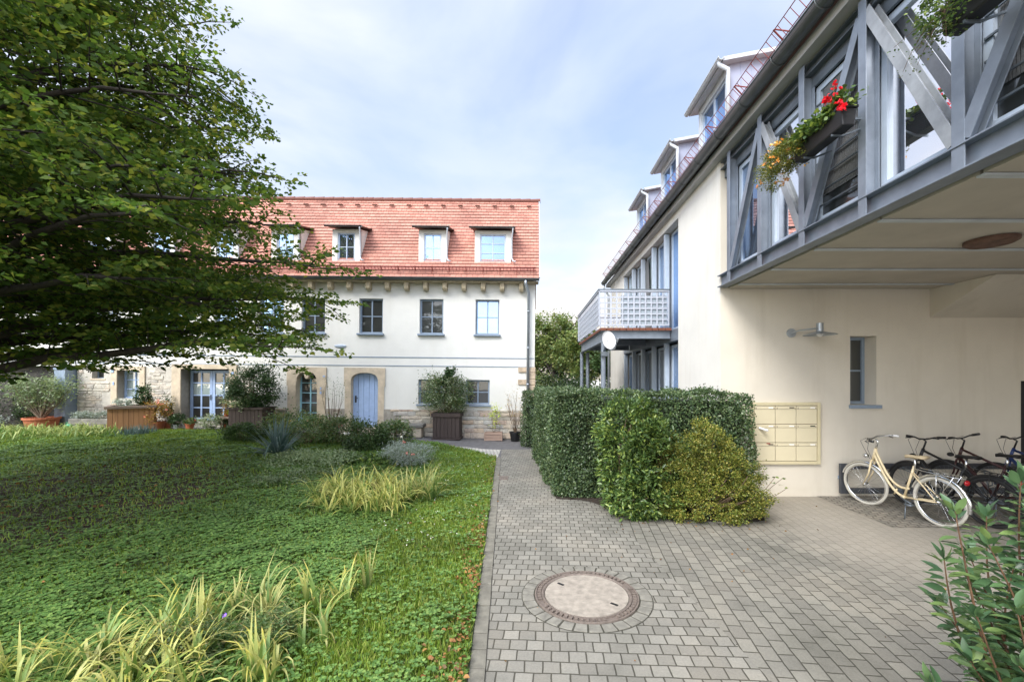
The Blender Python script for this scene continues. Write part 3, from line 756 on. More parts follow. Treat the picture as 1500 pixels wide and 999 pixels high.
# roof in courses
def course_roof(name, xa, xb, y_e, z_e, pitch, length, parent, mat, step=.15, axis='x', lift=.022):
    """eave line along x from xa to xb at (y_e, z_e), rising towards +y; axis 'y': eave along y at x=y_e rising towards +x"""
    mb = MB(); c_, s_ = math.cos(pitch), math.sin(pitch); n = int(length/step)
    def Pt(a, d, h):
        q, z = y_e+d*c_-h*s_, z_e+d*s_+h*c_
        return (a, q, z) if axis == 'x' else (q, a, z)
    for i in range(n):
        d0, d1 = i*step, (i+1)*step
        uv = [(xa, d0+.001), (xb, d0+.001), (xb, d1-.001), (xa, d1-.001)]
        mb.quad(Pt(xa, d0, lift), Pt(xb, d0, lift), Pt(xb, d1, .002), Pt(xa, d1, .002), uv)
        mb.quad(Pt(xa, d0, 0.002), Pt(xb, d0, 0.002), Pt(xb, d0, lift), Pt(xa, d0, lift), [(xa, d0), (xb, d0), (xb, d0+.001), (xa, d0+.001)])
        for a in (xa, xb): mb.quad(Pt(a, d0, -.06), Pt(a, d0, lift), Pt(a, d1, .002), Pt(a, d1, -.06), [(0, .05)]*4)
    mb.quad(Pt(xa, 0, -.06), Pt(xb, 0, -.06), Pt(xb, n*step, -.06), Pt(xa, n*step, -.06), [(0, .05)]*4)
    mb.quad(Pt(xa, 0, -.06), Pt(xb, 0, -.06), Pt(xb, 0, .02), Pt(xa, 0, .02), [(0, .05)]*4)
    return mb.build(name, mat, parent)
pit = R(60); RL = 3.75
roof = course_roof('roof', XL, XR+.12, Y0-.38, 5.25, pit, RL, OH, M['tile'])
zr, yr = 5.25+RL*math.sin(pit), Y0-.38+RL*math.cos(pit)
mb = MB(); mb.quad((XL, yr, zr), (XR+.1, yr, zr), (XR+.1, yr+2.4, zr+.05), (XL, yr+2.4, zr+.05)); mb.quad((XL, yr+2.4, zr+.05), (XR+.1, yr+2.4, zr+.05), (XR+.1, yr+4.3, 5.25), (XL, yr+4.3, 5.25))
q = mb.build('upper_roof', M['tile_dark']); q.parent = roof
mb = MB(); x = XL
while x < XR: mb.tube([(x, yr, zr+.02), (x+.37, yr, zr+.03)], [.075, .085], 8); x += .36
q = mb.build('ridge_cap', M['tile']); q.parent = roof
x = -20
while x < XR-.1:
    mb = MB(); mb.box(x, x+.16, yr-.29, yr-.2, zr-.28, zr-.25); x += .62
    q = mb.build('snow_hook', M['tile_dark']); q.parent = roof
mb = MB(); mb.box(XR+.1, XR+.14, Y0-.2, Y0-.1, 5.2, 5.3)
c_, s_ = math.cos(pit), math.sin(pit)
def onroof(x, d, h): return (x, Y0-.38+d*c_-h*s_, 5.25+d*s_+h*c_)
mb = MB(); mb.bar(onroof(XR+.13, 0, .03), onroof(XR+.13, RL, .03), .03, .05); q = mb.build('verge', M['zinc']); q.parent = roof
# snow guard
mb = MB()
for h in (.06, .11, .16, .21): mb.tube([onroof(XL, .28+h*.0, h), onroof(XR+.02, .28, h)], .010, 5)
x = XL
while x < XR:
    mb.tube([onroof(x, .28, .05), onroof(x, .28, .22)], .008, 4); x += .11
x = XL+.1
while x < XR:
    mb.bar(onroof(x, .12, .03), onroof(x, .30, .22), .012, .02); mb.bar(onroof(x, .28, 0.0), onroof(x, .28, .22), .02, .012); x += .55
q = mb.build('snow_guard', M['redmetal']); q.parent = roof
# dormers
def dormer(x0, x1, glassm, fm, rows=2):
    yf = Y0-.05; z0, z1 = 5.72, 6.90
    mb = MB()  # front board with hole + cheeks
    wx0, wx1, wz0, wz1 = x0+.17, x1-.17, z0+.13, z1-.12
    wall_holes(mb, x0, x1, z0, z1, [(wx0, wx1, wz0, wz1)], yf, yf+.12)
    yb = lambda z: Y0-.38+(z-5.25)/math.tan(pit)+.02
    for x in (x0, x1): mb.add([(x, yf+.02, z0), (x, yb(z0)+.05, z0), (x, yb(z1+.18)+.05, z1+.18), (x, yf+.02, z1)], [(0,1,2,3)])
    d = mb.build('dormer', M['plaster_white'], OH)
    mb = MB(); xo0, xo1 = x0-.14, x1+.12
    ze, zb2 = z1+.02, z1+.27; yB = yb(zb2)+.1
    mb.prism([(xo0, yf-.18, ze), (xo1, yf-.18, ze), (xo1, yf-.18, ze+.035), (xo0, yf-.18, ze+.035)], (0, yB-yf+.18, zb2-ze))
    q = mb.build('dormer_roof', M['tile_dark']); q.parent = d
    mb = MB(); half_gutter(mb, (xo0-.02, yf-.23, ze+.02), (xo1+.02, yf-.23, ze+.02), .045); q = mb.build('dormer_gutter', M['gutter']); q.parent = d
    mb = MB(); mb.tube([(xo1-.05, yf-.23, ze-.01), (xo1-.05, yf-.23, ze-.06), (x1+.03, yf-.06, ze-.28), (x1+.03, yf-.06, z0+.25), (x1+.08, yf-.1, z0+.14), (x1+.16, yf-.14, z0+.12)], .024, 8); q = mb.build('dormer_downpipe', M['zinclight'], smooth=True); q.parent = d
    mb = MB(); mb.prism([(x0-.08, yf-.10, z0-.10), (x1+.08, yf-.10, z0-.10), (x1+.06, yf-.004, z0+.05), (x0-.06, yf-.004, z0+.05)], (0, .03, .02)); q = mb.build('flashing', M['zinclight']); q.parent = d
    fr = window(OH, wx0, wx1, wz0, wz1, yf+.03, 2, rows, fm, glassm, sill=False, fw=.05, mw=.022)
    for o in (fr, fr.children[0]): pass
    pn = fr.children[0]; fr.parent = d; fr.matrix_parent_inverse = Matrix.Identity(4); fr.name = 'window_frame'
    pn.parent = d; pn.name = 'pane'
dormer(-1.86, -.66, M['glass_mid'], M['frame_light'], 3)
dormer(-3.72, -2.80, M['glass_sky'], M['frame_light'], 2)
for x in (-6.58, -8.6, -10.6, -12.7, -14.8): dormer(x, x+.92, M['glass_sky'], M['frame_light'], 2)
# downpipe
mb = MB(); mb.tube([(XR-.32, Y0-.40, 5.2), (XR-.32, Y0-.40, 5.08), (XR-.22, Y0-.13, 4.8), (XR-.22, Y0-.13, .1)], .048, 10)
for z in (4.2, 3.0, 1.8, .8): mb.tube([(XR-.22, Y0-.13, z), (XR-.22, Y0-.13, z+.04)], .056, 10)
mb.build('downpipe', M['zinc'], OH, smooth=True)
# oval sign below the upper windows, vent pipe on the ridge
mb = MB(); mb.sphere((-6.3, Y0-.02, 3.03), .2, 20, 8, (1, .12, .28)); mb.build('oval_plaque', M['frame_light'], OH)
mb = MB(); mb.lathe((-6.25, yr+.6, zr-.05), [(.07, 0), (.07, .3), (.1, .3), (.1, .36), (.02, .42)], 12); q = mb.build('vent_pipe', M['gutter']); q.parent = roof
OH.rotation_euler = (0, R(.55), 0)

# ------------------------------------------------------------------ APARTMENT HOUSE (right) with glazed bridge
AX, AY = 3.26, 7.33
AH = root('apartment_house', (6.5, 10, 0), 'cream rendered apartment house at the right with a glazed steel bridge wing over the passage', 'house')
mb = MB()
op = (9.4, 14.9, .0, 5.52)
wall_holes(mb, AY, 17.2, -.1, 5.78, [op], AX, AX+.4, 'x')
nwin = (5.47, 5.92, 1.56, 2.73); ndoor = (8.38, 9.5, -.1, 1.97)
mp = MB(); wall_holes(mp, AX+.001, 13, -.1, 5.7, [nwin, ndoor], AY-.001, AY+.4, 'y'); wall_holes(mp, -.5, AY-.002, -.1, 3.59, [], 13, 12.7, 'x'); mp.build('passage_wall_and_light_blocker', M['plaster_passage'], AH)  # end wall is unseen, added to darken the right of the passage
mb.quad((AX+.01, 17.2, 0), (13, 17.2, 0), (13, 17.2, 5.7), (AX+.01, 17.2, 5.7)); mb.quad((13, AY, 0), (13, 17.2, 0), (13, 17.2, 5.7), (13, AY, 5.7))
mb.build('wall', M['plaster_cream'], AH)
mb = MB(); mb.box(8.38, 9.5, AY+.3, AY+.33, 0, 1.96); mb.build('passage_door', M['interior'], AH)
mb = MB(); mb.box(AX+1.6, AX+1.65, 9.0, 15.3, 0, 5.5); mb.box(AX+.4, AX+1.6, 9.0, 15.3, 2.75, 3.0); mb.build('interior', M['interior'], AH)
f = window(AH, 5.47, 5.72+.2, 1.56, 2.73, AY+.26, 1, 2, M['frame_grey'], M['glass_dark'], fw=.05, sill=False)
mb = MB(); mb.box(5.45, 5.98, AY-.05, AY+.26, 1.50, 1.557); q = mb.build('sill', M['frame_grey']); q.parent = f
# haunch below the ceiling
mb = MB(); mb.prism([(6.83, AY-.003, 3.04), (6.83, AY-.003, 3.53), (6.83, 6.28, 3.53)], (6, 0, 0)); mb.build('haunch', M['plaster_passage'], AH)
# bridge slab and ceiling boards between post lines
posts = [6.93-.927*i for i in range(12)]
mb = MB(); mb.box(AX+.12, 13, -4, AY-.004, 3.60, 3.75); mb.build('bridge_floor', M['steel_dark'], AH)
mb = MB()
ys = [AY-.01]+posts
for i in range(len(ys)-1):
    mb.box(AX+.13, 7.4, ys[i+1]+.012, ys[i]-.012, 3.535, 3.58); mb.box(7.42, 12.9, ys[i+1]+.012, ys[i]-.012, 3.535, 3.58)
mb.build('ceiling_panel', M['ceiling'], AH)
for yy in posts:
    mb = MB(); mb.box(AX+.12, 12.9, yy-.03, yy+.03, 3.515, 3.53); mb.build('ceiling_strip', M['zinclight'], AH)
for a, b_ in () and (((AX+.2, 1.4), (7.3, 5.07)), ((AX+.2, 5.07), (7.3, 1.4)), ((AX+.2, 6.93), (7.3, 4.15))):
    mb = MB(); mb.bar((a[0], a[1], 3.505), (b_[0], b_[1], 3.505), .03, .012); mb.build('wind_brace', M['steel'], AH)
mb = MB(); mb.lathe((5.09, 4.74, 3.50), [(.001, -.02), (.19, -.02), (.225, .0), (.225, .03)], 32, False); mb.build('ceiling_disc', M['tile_dark'], AH)
# bottom chord (I-beam on edge)
def ibeam_y(mb, x, z0, z1, y0, y1, w=.14):
    mb.box(x-.006, x+.006, y0, y1, z0+.012, z1-.012); mb.box(x-w/2, x+w/2, y0, y1, z0, z0+.014); mb.box(x-w/2, x+w/2, y0, y1, z1-.014, z1)
mb = MB(); ibeam_y(mb, AX+.02, 3.55, 3.75, -4, AY-.006, .16); mb.box(AX+.03, AX+.1, -4, AY-.006, 3.565, 3.735); mb.build('bottom_chord', M['steel'], AH, bevel=.003)
mb = MB(); ibeam_y(mb, AX+.06, 5.55, 5.68, -4, AY-.006, .12); mb.box(AX+.07, AX+.10, -4, AY-.006, 5.41, 5.56); mb.build('top_chord', M['steel_dark'], AH)
for yy in posts:   # I-section posts: web seen from the side with two flanges
    mb = MB(); mb.box(AX-.05, AX-.038, yy-.05, yy+.05, 3.56, 5.66); mb.box(AX+.072, AX+.084, yy-.05, yy+.05, 3.76, 5.54); mb.box(AX-.038, AX+.072, yy-.005, yy+.005, 3.76, 5.54)
    mb.build('steel_post', M['steel'], AH, bevel=.002)
for i in range(len(posts)-1):
    ya, yb_ = posts[i]-.04, posts[i+1]+.04
    if i % 2 == 0: a, b_ = (ya, 3.78), (yb_, 5.52)
    else: a, b_ = (ya, 5.52), (yb_, 3.78)
    A_, B_ = Vector((AX-.0, a[0], a[1])), Vector((AX-.0, b_[0], b_[1]))
    d_ = (B_-A_).normalized(); nrm = Vector((1, 0, 0)); w_ = d_.cross(nrm).normalized()
    mb = MB(); L = (B_-A_)/2; C = (A_+B_)/2
    mb.obox(C-nrm*.042, L, w_*.05, nrm*.005); mb.obox(C+nrm*.042, L, w_*.05, nrm*.005); mb.obox(C, L, w_*.005, nrm*.037)
    mb.build('steel_diagonal', M['steel_pale'] if i % 2 else M['steel'], AH, bevel=.002)
# glazing behind
gx = AX+.17
for i in range(len(posts)):
    y1 = posts[i]-.03 if i else posts[0]-.03; y0 = posts[i]-.927+.03
    gm = 'glass_bridge' if i % 2 == 1 else 'glass_dark'
    if i == 0: gm = 'glass_mid'
    f = window(AH, y0, y1, 3.80, 5.40, gx-.06, 1, 1, M['frame_light'], M[gm], axis='x', fw=.07, sill=False, s=1)
    mb = MB(); mb.box(gx-.083, gx-.062, y0+.002, y1-.002, 3.757, 3.80); q = mb.build('sill', M['frame_light']); q.parent = f
    if i in (2, 4, 6):
        for k in range(8):
            z = 3.98+k*.17; mb = MB(); mb.box(gx-.075, gx-.062, y0+.02, y1-.02, z, z+.016); q = mb.build('guard_rail', M['steel_dark']); q.parent = f
        mb = MB(); n = 26
        for k in range(n):
            t0 = y0+.1+(y1-y0-.2)*k/n; mb.box(gx-.048, gx-.040, t0, t0+(y1-y0-.2)/n*.72, 4.1, 5.32)
        q = mb.build('woven_blind', M['blind']); q.parent = f
f = window(AH, posts[0]+.03, AY-.02, 3.80, 5.40, gx-.06, 1, 1, M['frame_grey'], M['glass_dark'], axis='x', fw=.05, sill=False)
mb = MB(); mb.box(gx+.1, gx+.14, -4, AY-.01, 3.76, 5.6); mb.build('room_backing', M['interior'], AH)
mb = MB(); mb.box(AX+.12, AX+.3, posts[0]+.02, AY-.004, 5.4, 5.55); mb.build('corner_panel', M['steel'], AH)
# soffit, gutter, roof, snow guard
mb = MB(); mb.prism([(AX+.35, -4, 5.70), (AX-.13, -4, 5.70), (AX-.13, -4, 5.82), (AX+.35, -4, 5.98)], (0, 21.5, 0)); mb.build('soffit', M['soffit'], AH)
mb = MB(); half_gutter(mb, (AX-.24, -4, 5.88), (AX-.24, 17.45, 5.88), .095, 12)
yy = -3.6
while yy < 17.4: mb.torus((AX-.24, yy, 5.88), .1, .007, 'y', 14, 5, PI, 2*PI); yy += .8
mb.build('gutter', M['gutter'], AH, smooth=False)
mb = MB(); mb.tube([(AX-.24, 17.3, 5.8), (AX-.24, 17.3, 5.6), (AX-.06, 17.3, 5.35), (AX-.06, 17.3, 0)], .045, 10); mb.build('downpipe', M['zinc'], AH, smooth=True)
rp = R(44)
roof2 = course_roof('roof', -4, 17.5, AX-.2, 5.93, rp, 7.2, AH, M['tile_muted'], axis='y')
c2, s2 = math.cos(rp), math.sin(rp)
rx, rz_ = AX-.2+7.2*c2, 5.93+7.2*s2
mb = MB(); mb.quad((rx, -4, rz_), (13.2, -4, 5.9), (13.2, 17.5, 5.9), (rx, 17.5, rz_)); mb.add([(AX, 17.2, 5.7), (13, 17.2, 5.7), (rx, 17.2, rz_-.1)], [(0,1,2)])
q = mb.build('back_slope', M['tile_muted']); q.parent = roof2
def onr2(y, d, h): return (AX-.2+d*c2-h*s2, y, 5.93+d*s2+h*c2)
mb = MB()
for h in (.12, .27): mb.tube([onr2(-4, .12, h), onr2(17.4, .12, h)], .006, 5)
yy = -4
while yy < 17.4: mb.tube([onr2(yy, .12, .1), onr2(yy, .12, .27)], .004, 4); yy += .125
yy = -3.8
while yy < 17.4: mb.bar(onr2(yy, .12, -.02), onr2(yy, .12, .28), .018, .01); mb.bar(onr2(yy, .14, .27), onr2(yy, .34, .02), .014, .01); yy += 1.0
q = mb.build('snow_guard', M['redmetal']); q.parent = roof2
def dormer_side(y0, y1):
    xf = AX+.18; zt = 7.42; zb_ = 5.9
    wy0, wy1, wz0, wz1 = y0+.2, y1-.2, 6.35, 7.28
    mb = MB(); wall_holes(mb, y0+.08, y1-.08, zb_, zt, [(wy0, wy1, wz0, wz1)], xf, xf+.1, 'x'); d = mb.build('dormer', M['zinclight'], AH)
    for yy_, nm in ((y0+.08, 0), (y1-.08, 1)):
        mb = MB(); x = xf+.02; n = 9; xb2 = 5.2
        for k in range(n):
            xa = xf+.02+(xb2-xf)*k/n; xb_ = xf+.02+(xb2-xf)*(k+1)/n-.008
            zl = 5.93+(xa-AX+.2)*math.tan(rp)-.15; th = zt+(xa-xf)*.20
            if zl > th: continue
            th2 = zt+(xb_-xf)*.20; zl2 = min(5.93+(xb_-AX+.2)*math.tan(rp)-.15, th2-.01)
            mb.prism([(xa, yy_-.012, zl), (xb_, yy_-.012, zl2), (xb_, yy_-.012, th2), (xa, yy_-.012, th)], (0, .024, 0))
            mb.bar((xb_+.004, yy_-.014*(1 if nm == 0 else -1), zl2), (xb_+.004, yy_-.014*(1 if nm == 0 else -1), th2), .012, .02, (0, 1, 0))
        q = mb.build('cheek', M['mauve']); q.parent = d
    mb = MB(); mb.prism([(xf-.15, y0-.06, zt-.03), (xf-.15, y0-.06, zt+.04), (5.5, y0-.06, zt+.46), (5.5, y0-.06, zt+.39)], (0, y1-y0+.12, 0)); q = mb.build('dormer_roof', M['zinclight'], bevel=.006); q.parent = d
    mb = MB(); half_gutter(mb, (xf-.19, y0-.08, zt+.02), (xf-.19, y1+.08, zt+.02), .045); q = mb.build('dormer_gutter', M['zinclight']); q.parent = d
    mb = MB(); mb.tube([(xf-.19, y0+.0, zt), (xf-.19, y0+.0, zt-.06), (xf-.05, y0-.03, zt-.16), (xf-.05, y0-.03, zt-.3), (xf-.05, y0-.03, 6.2)], .036, 10); q = mb.build('dormer_downpipe', M['zinclight'], smooth=True); q.parent = d
    fr = window(AH, wy0, wy1, wz0, wz1, xf+.03, 2, 1, M['frame_light'], M['glass_sky'], axis='x', fw=.05, mw=.04, sill=False)
    pn = fr.children[0]; fr.parent = d; fr.matrix_parent_inverse = Matrix.Identity(4); fr.name = 'window_frame'; pn.parent = d
for y0 in (7.35, 9.85, 12.35, ): dormer_side(y0, y0+1.45)
# tall glazed opening with blue-grey posts
xo = AX+.12
def bay(y0, y1, z0, z1, gm, fm='frame_light'): return window(AH, y0, y1, z0, z1, xo+.05, 1, 1, M[fm], M[gm], axis='x', fw=.06, sill=False)
ypos = [9.42, 10.45, 11.5, 12.6, 13.7, 14.85]
for i in range(5):
    g_ = ['glass_sky', 'glass_mid', 'glass_curtain', 'glass_dark', 'glass_curtain'][i]
    bay(ypos[i]+.1, ypos[i+1]-.1, 3.15, 5.48, g_)
    bay(ypos[i]+.1, ypos[i+1]-.1, .1, 2.80, ['glass_mid', 'glass_dark', 'glass_dark', 'glass_dark', 'glass_mid'][i], 'frame_light' if i != 2 else 'frame_grey')
for yy in ypos:
    mb = MB(); mb.box(AX+.03, AX+.14, yy-.04 if yy > 9.5 else yy-.0, yy+.06, 0, 5.5); mb.build('facade_post', M['frame_light'], AH, bevel=.004)
mb = MB(); mb.box(AX+.02, AX+.2, 9.4, 14.9, 2.86, 3.12); mb.build('floor_beam', M['steel'], AH)
# curtain visible upstairs
mb = MB()
for k in range(14):
    t = k/14; mb.quad((xo+.02+.02*(k % 2), 12.0+t*.8, 3.2), (xo+.02+.02*((k+1) % 2), 12.0+(t+1/14)*.8, 3.2), (xo+.02+.02*((k+1) % 2), 12.25+(t+1/14)*.5, 5.4), (xo+.02+.02*(k % 2), 12.25+t*.5, 5.4))
mb.build('hanging_curtain', M['blind'], AH)

# balcony
BX0, BY0, BY1, BZ = 1.62, 9.9, 14.1, 3.17
mb = MB(); n = 24
for k in range(11):
    x = BX0+.02+(AX-BX0)*k/11; mb.box(x, x+.135, BY0-.04, BY1+.04, BZ-.06, BZ)
bal = mb.build('balcony', M['deck'], AH)
mb = MB(); 
ibeam_y(mb, BX0+.10, BZ-.32, BZ-.065, BY0, BY1, .1)
for yy in (BY0+.06, BY1-.06, (BY0+BY1)/2):
    mb.box(BX0+.16, AX, yy-.05, yy+.05, BZ-.078, BZ-.064); mb.box(BX0+.16, AX, yy-.05, yy+.05, BZ-.24, BZ-.226); mb.box(BX0+.16, AX, yy-.006, yy+.006, BZ-.226, BZ-.078)
q = mb.build('support_beam', M['steel']); q.parent = bal
for x, yy in ((BX0+.1, BY0+.06), (BX0+.1, BY1-.06), (BX0+.3, BY1+.0), ):
    mb = MB(); mb.tube([(x, yy, 0), (x, yy, BZ-.32)], .055, 12); q = mb.build('post', M['steel']); q.parent = bal
mb = MB(); zt = 4.02
def lattice(p0, p1, nv):
    p0, p1 = Vector(p0), Vector(p1); d = (p1-p0)
    for k in range(nv+1): 
        p = p0+d*k/nv; mb.bar(p+Vector((0,0,BZ+.05)), p+Vector((0,0,zt-.02)), .034, .012, (d.y, -d.x, 0))
    for k in range(7):
        z = BZ+.07+k*.127; w0 = p0+Vector((0,0,z)); w1 = p1+Vector((0,0,z)); mb.bar(w0, w1, .010, .032)
    mb.bar(p0+Vector((0,0,zt)), p1+Vector((0,0,zt)), .05, .03)
lattice((BX0, BY0, 0), (AX-.05, BY0, 0), 12); lattice((BX0, BY0, 0), (BX0, BY1, 0), 26); lattice((BX0, BY1, 0), (AX-.05, BY1, 0), 11)
q = mb.build('railing', M['lattice']); q.parent = bal
mb = MB(); mb.box(BX0+.5, AX-.08, BY0+.03, BY0+.04, BZ+.08, zt-.1); mb.box(BX0+.03, BX0+.04, BY0+.3, BY1-.1, BZ+.08, zt-.1); q = mb.build('privacy_panel', M['panel']); q.parent = bal
mb = MB(); mb.box(BX0-.03, BX0+.03, BY0-.03, BY1+.03, zt+.017, zt+.045); mb.box(BX0+.031, AX-.02, BY0-.03, BY0+.03, zt+.017, zt+.045); q = mb.build('handrail', M['steel_dark']); q.parent = bal

# satellite dish
sd = root('satellite_dish', (BX0+.1, BY0-.1, 2.3), 'small white satellite dish clamped to the near balcony post', 'satellite dish')
mb = MB(); Cn = Vector((BX0+.16, BY0-.28, 2.87)); ax = Vector((.35, -.9, .22)).normalized(); e1 = ax.cross(Vector((0,0,1))).normalized(); e2 = e1.cross(ax)
pts = []; ns = 28
vs = [Cn-ax*.05]; fs = []
for r_, o_ in ((.08, -.04), (.16, -.02), (.205, 0), (.21, .008)):
    for k in range(ns): a = 2*PI*k/ns; vs.append(Cn+ax*o_+e1*r_*.82*math.cos(a)+e2*r_*math.sin(a))
for k in range(ns): fs.append((0, 1+(k+1) % ns, 1+k))
for j in range(3):
    for k in range(ns): fs.append((1+j*ns+k, 1+j*ns+(k+1) % ns, 1+(j+1)*ns+(k+1) % ns, 1+(j+1)*ns+k))
mb.add(vs, fs); mb.build('reflector', M['white'], sd, smooth=True)
mb = MB(); mb.tube([Cn-e2*.24, Cn-e2*.26+ax*.2, Cn-e2*.12+ax*.33], .01, 6); mb.tube([Cn-e2*.14+ax*.30, Cn-e2*.08+ax*.36], .025, 8); mb.build('receiver_arm', M['zinc'], sd)
mb = MB(); mb.tube([Cn-ax*.05, Vector((BX0+.1, BY0+.02, 2.62))], .022, 6); mb.box(BX0+.03, BX0+.17, BY0-.14, BY0+.0, 2.52, 2.62); mb.build('bracket', M['steel_dark'], sd)

# wall lamp
lx, lz = 4.46, 2.78
wl = root('wall_lamp', (lx, AY, lz), 'unlit grey metal wall lamp with a flat conical shade above the letterboxes', 'lamp')
mb = MB(); mb.tube([(lx, AY-.001, lz), (lx, AY-.03, lz)], .075, 20); mb.build('wall_plate', M['zinc'], wl)
mb = MB(); mb.tube([(lx, AY-.03, lz), (lx+.06, AY-.16, lz+.03), (lx+.22, AY-.36, lz+.04)], .012, 8); mb.build('arm', M['zinc'], wl)
mb = MB(); mb.lathe((lx+.24, AY-.38, lz-.05), [(.24, -.02), (.235, -.012), (.06, .035), (.05, .04), (.05, .17), (.0001, .175)], 32, False); mb.build('lamp_shade', M['zinc'], wl, smooth=False)
mb = MB(); mb.sphere((lx+.24, AY-.38, lz-.05), .05, 12, 8); mb.build('bulb', M['white'], wl)

# letterboxes
lb = root('letterbox_bank', (4.34, AY-.05, .56), 'cream wall panel of nine letterboxes in three rows beside the box shrub', 'letterbox')
X0, X1, Z0, Z1 = 3.76, 4.93, .557, 1.602; yf = AY-.05
mb = MB(); 
for a in ((X0, X0+.05, Z0, Z1), (X1-.05, X1, Z0, Z1), (X0+.05, X1-.05, Z0, Z0+.05), (X0+.05, X1-.05, Z1-.05, Z1)): mb.box(a[0], a[1], yf-.012, AY+.0-.002, a[2], a[3])
mb.build('panel_frame', M['cream_edge'], lb, bevel=.004)
mb = MB(); mb.box(X0+.04, X1-.04, yf+.012, AY-.003, Z0+.04, Z1-.04); mb.build('backing', M['iron'], lb)
cw, chh = (X1-X0-.11)/3, (Z1-Z0-.11)/3
for i in range(3):
    for j in range(3):
        a0 = X0+.055+i*cw; c0 = Z0+.055+j*chh
        mb = MB(); mb.box(a0+.005, a0+cw-.005, yf-.002, yf+.012, c0+.004, c0+chh-.062); d = mb.build('letterbox_door', M['cream_box'], lb, bevel=.003)
        mb = MB(); mb.box(a0+.005, a0+cw-.005, yf-.008, yf+.012, c0+chh-.058, c0+chh-.005); q = mb.build('letter_flap', M['cream_box'], bevel=.003); q.parent = d; q.matrix_parent_inverse = Matrix.Identity(4)
        mb = MB(); mb.box(a0+.04, a0+cw-.04, yf-.004, yf+.011, c0+chh-.0585, c0+chh-.0535)
        mb.box(a0+.022, a0+.03, yf-.011, yf-.006, c0+chh-.055, c0+chh-.03); mb.box(a0+cw-.03, a0+cw-.022, yf-.011, yf-.006, c0+chh-.055, c0+chh-.03)
        q = mb.build('flap_hinge', M['iron']); q.parent = d
        mb = MB(); mb.box(a0+cw-.12, a0+cw-.04, yf-.0105, yf-.0085, c0+chh-.042, c0+chh-.024); q = mb.build('name_plate', M['black'] if (i+j) % 3 == 0 else M['white']); q.parent = d
        if i == 0 and j == 0:
            mb = MB(); mb.box(a0+.2, a0+.26, yf-.0125, yf-.0085, c0+chh-.02, c0+chh-.008); q = mb.build('sticker', M['red_lens']); q.parent = d
# rolled leaflet in one box
mb = MB(); mb.tube([(X0+.13, yf-.01, 1.175), (X0+.21, yf-.13, 1.14)], .02, 8); tag(mb.build('rolled_leaflet', M['white']), 'rolled white leaflet sticking out of the left middle letterbox', 'paper')

# bike rack
br_ = root('bike_rack', (6.6, AY-.12, 0), 'long dark steel rectangular frame on the wall that the bicycles lean at', 'bike rack')
mb = MB(); yr_ = AY-.13
for a in ((5.22, 5.34, .08, .58), (10.4, 10.5, .08, .58), (5.34, 10.4, .08, .17), (5.34, 10.4, .49, .58)): mb.box(a[0], a[1], yr_, yr_+.05, a[2], a[3])
mb.build('frame', M['rack_grey'], br_, bevel=.004)
for x in (6.2, 7.4, 8.6, 9.8):
    mb = MB(); mb.tube([(x-.04, yr_, .53), (x-.04, yr_-.25, .5), (x-.04, yr_-.3, .3), (x-.04, yr_, .12)], .01, 6); mb.tube([(x+.04, yr_, .53), (x+.04, yr_-.25, .5), (x+.04, yr_-.3, .3), (x+.04, yr_, .12)], .01, 6); mb.build('wheel_holder', M['steel_dark'], br_)
for x in (5.28, 10.45):
    mb = MB(); mb.box(x-.02, x+.02, yr_+.05, AY, .3, .36); mb.build('wall_bracket', M['frame_grey'], br_)

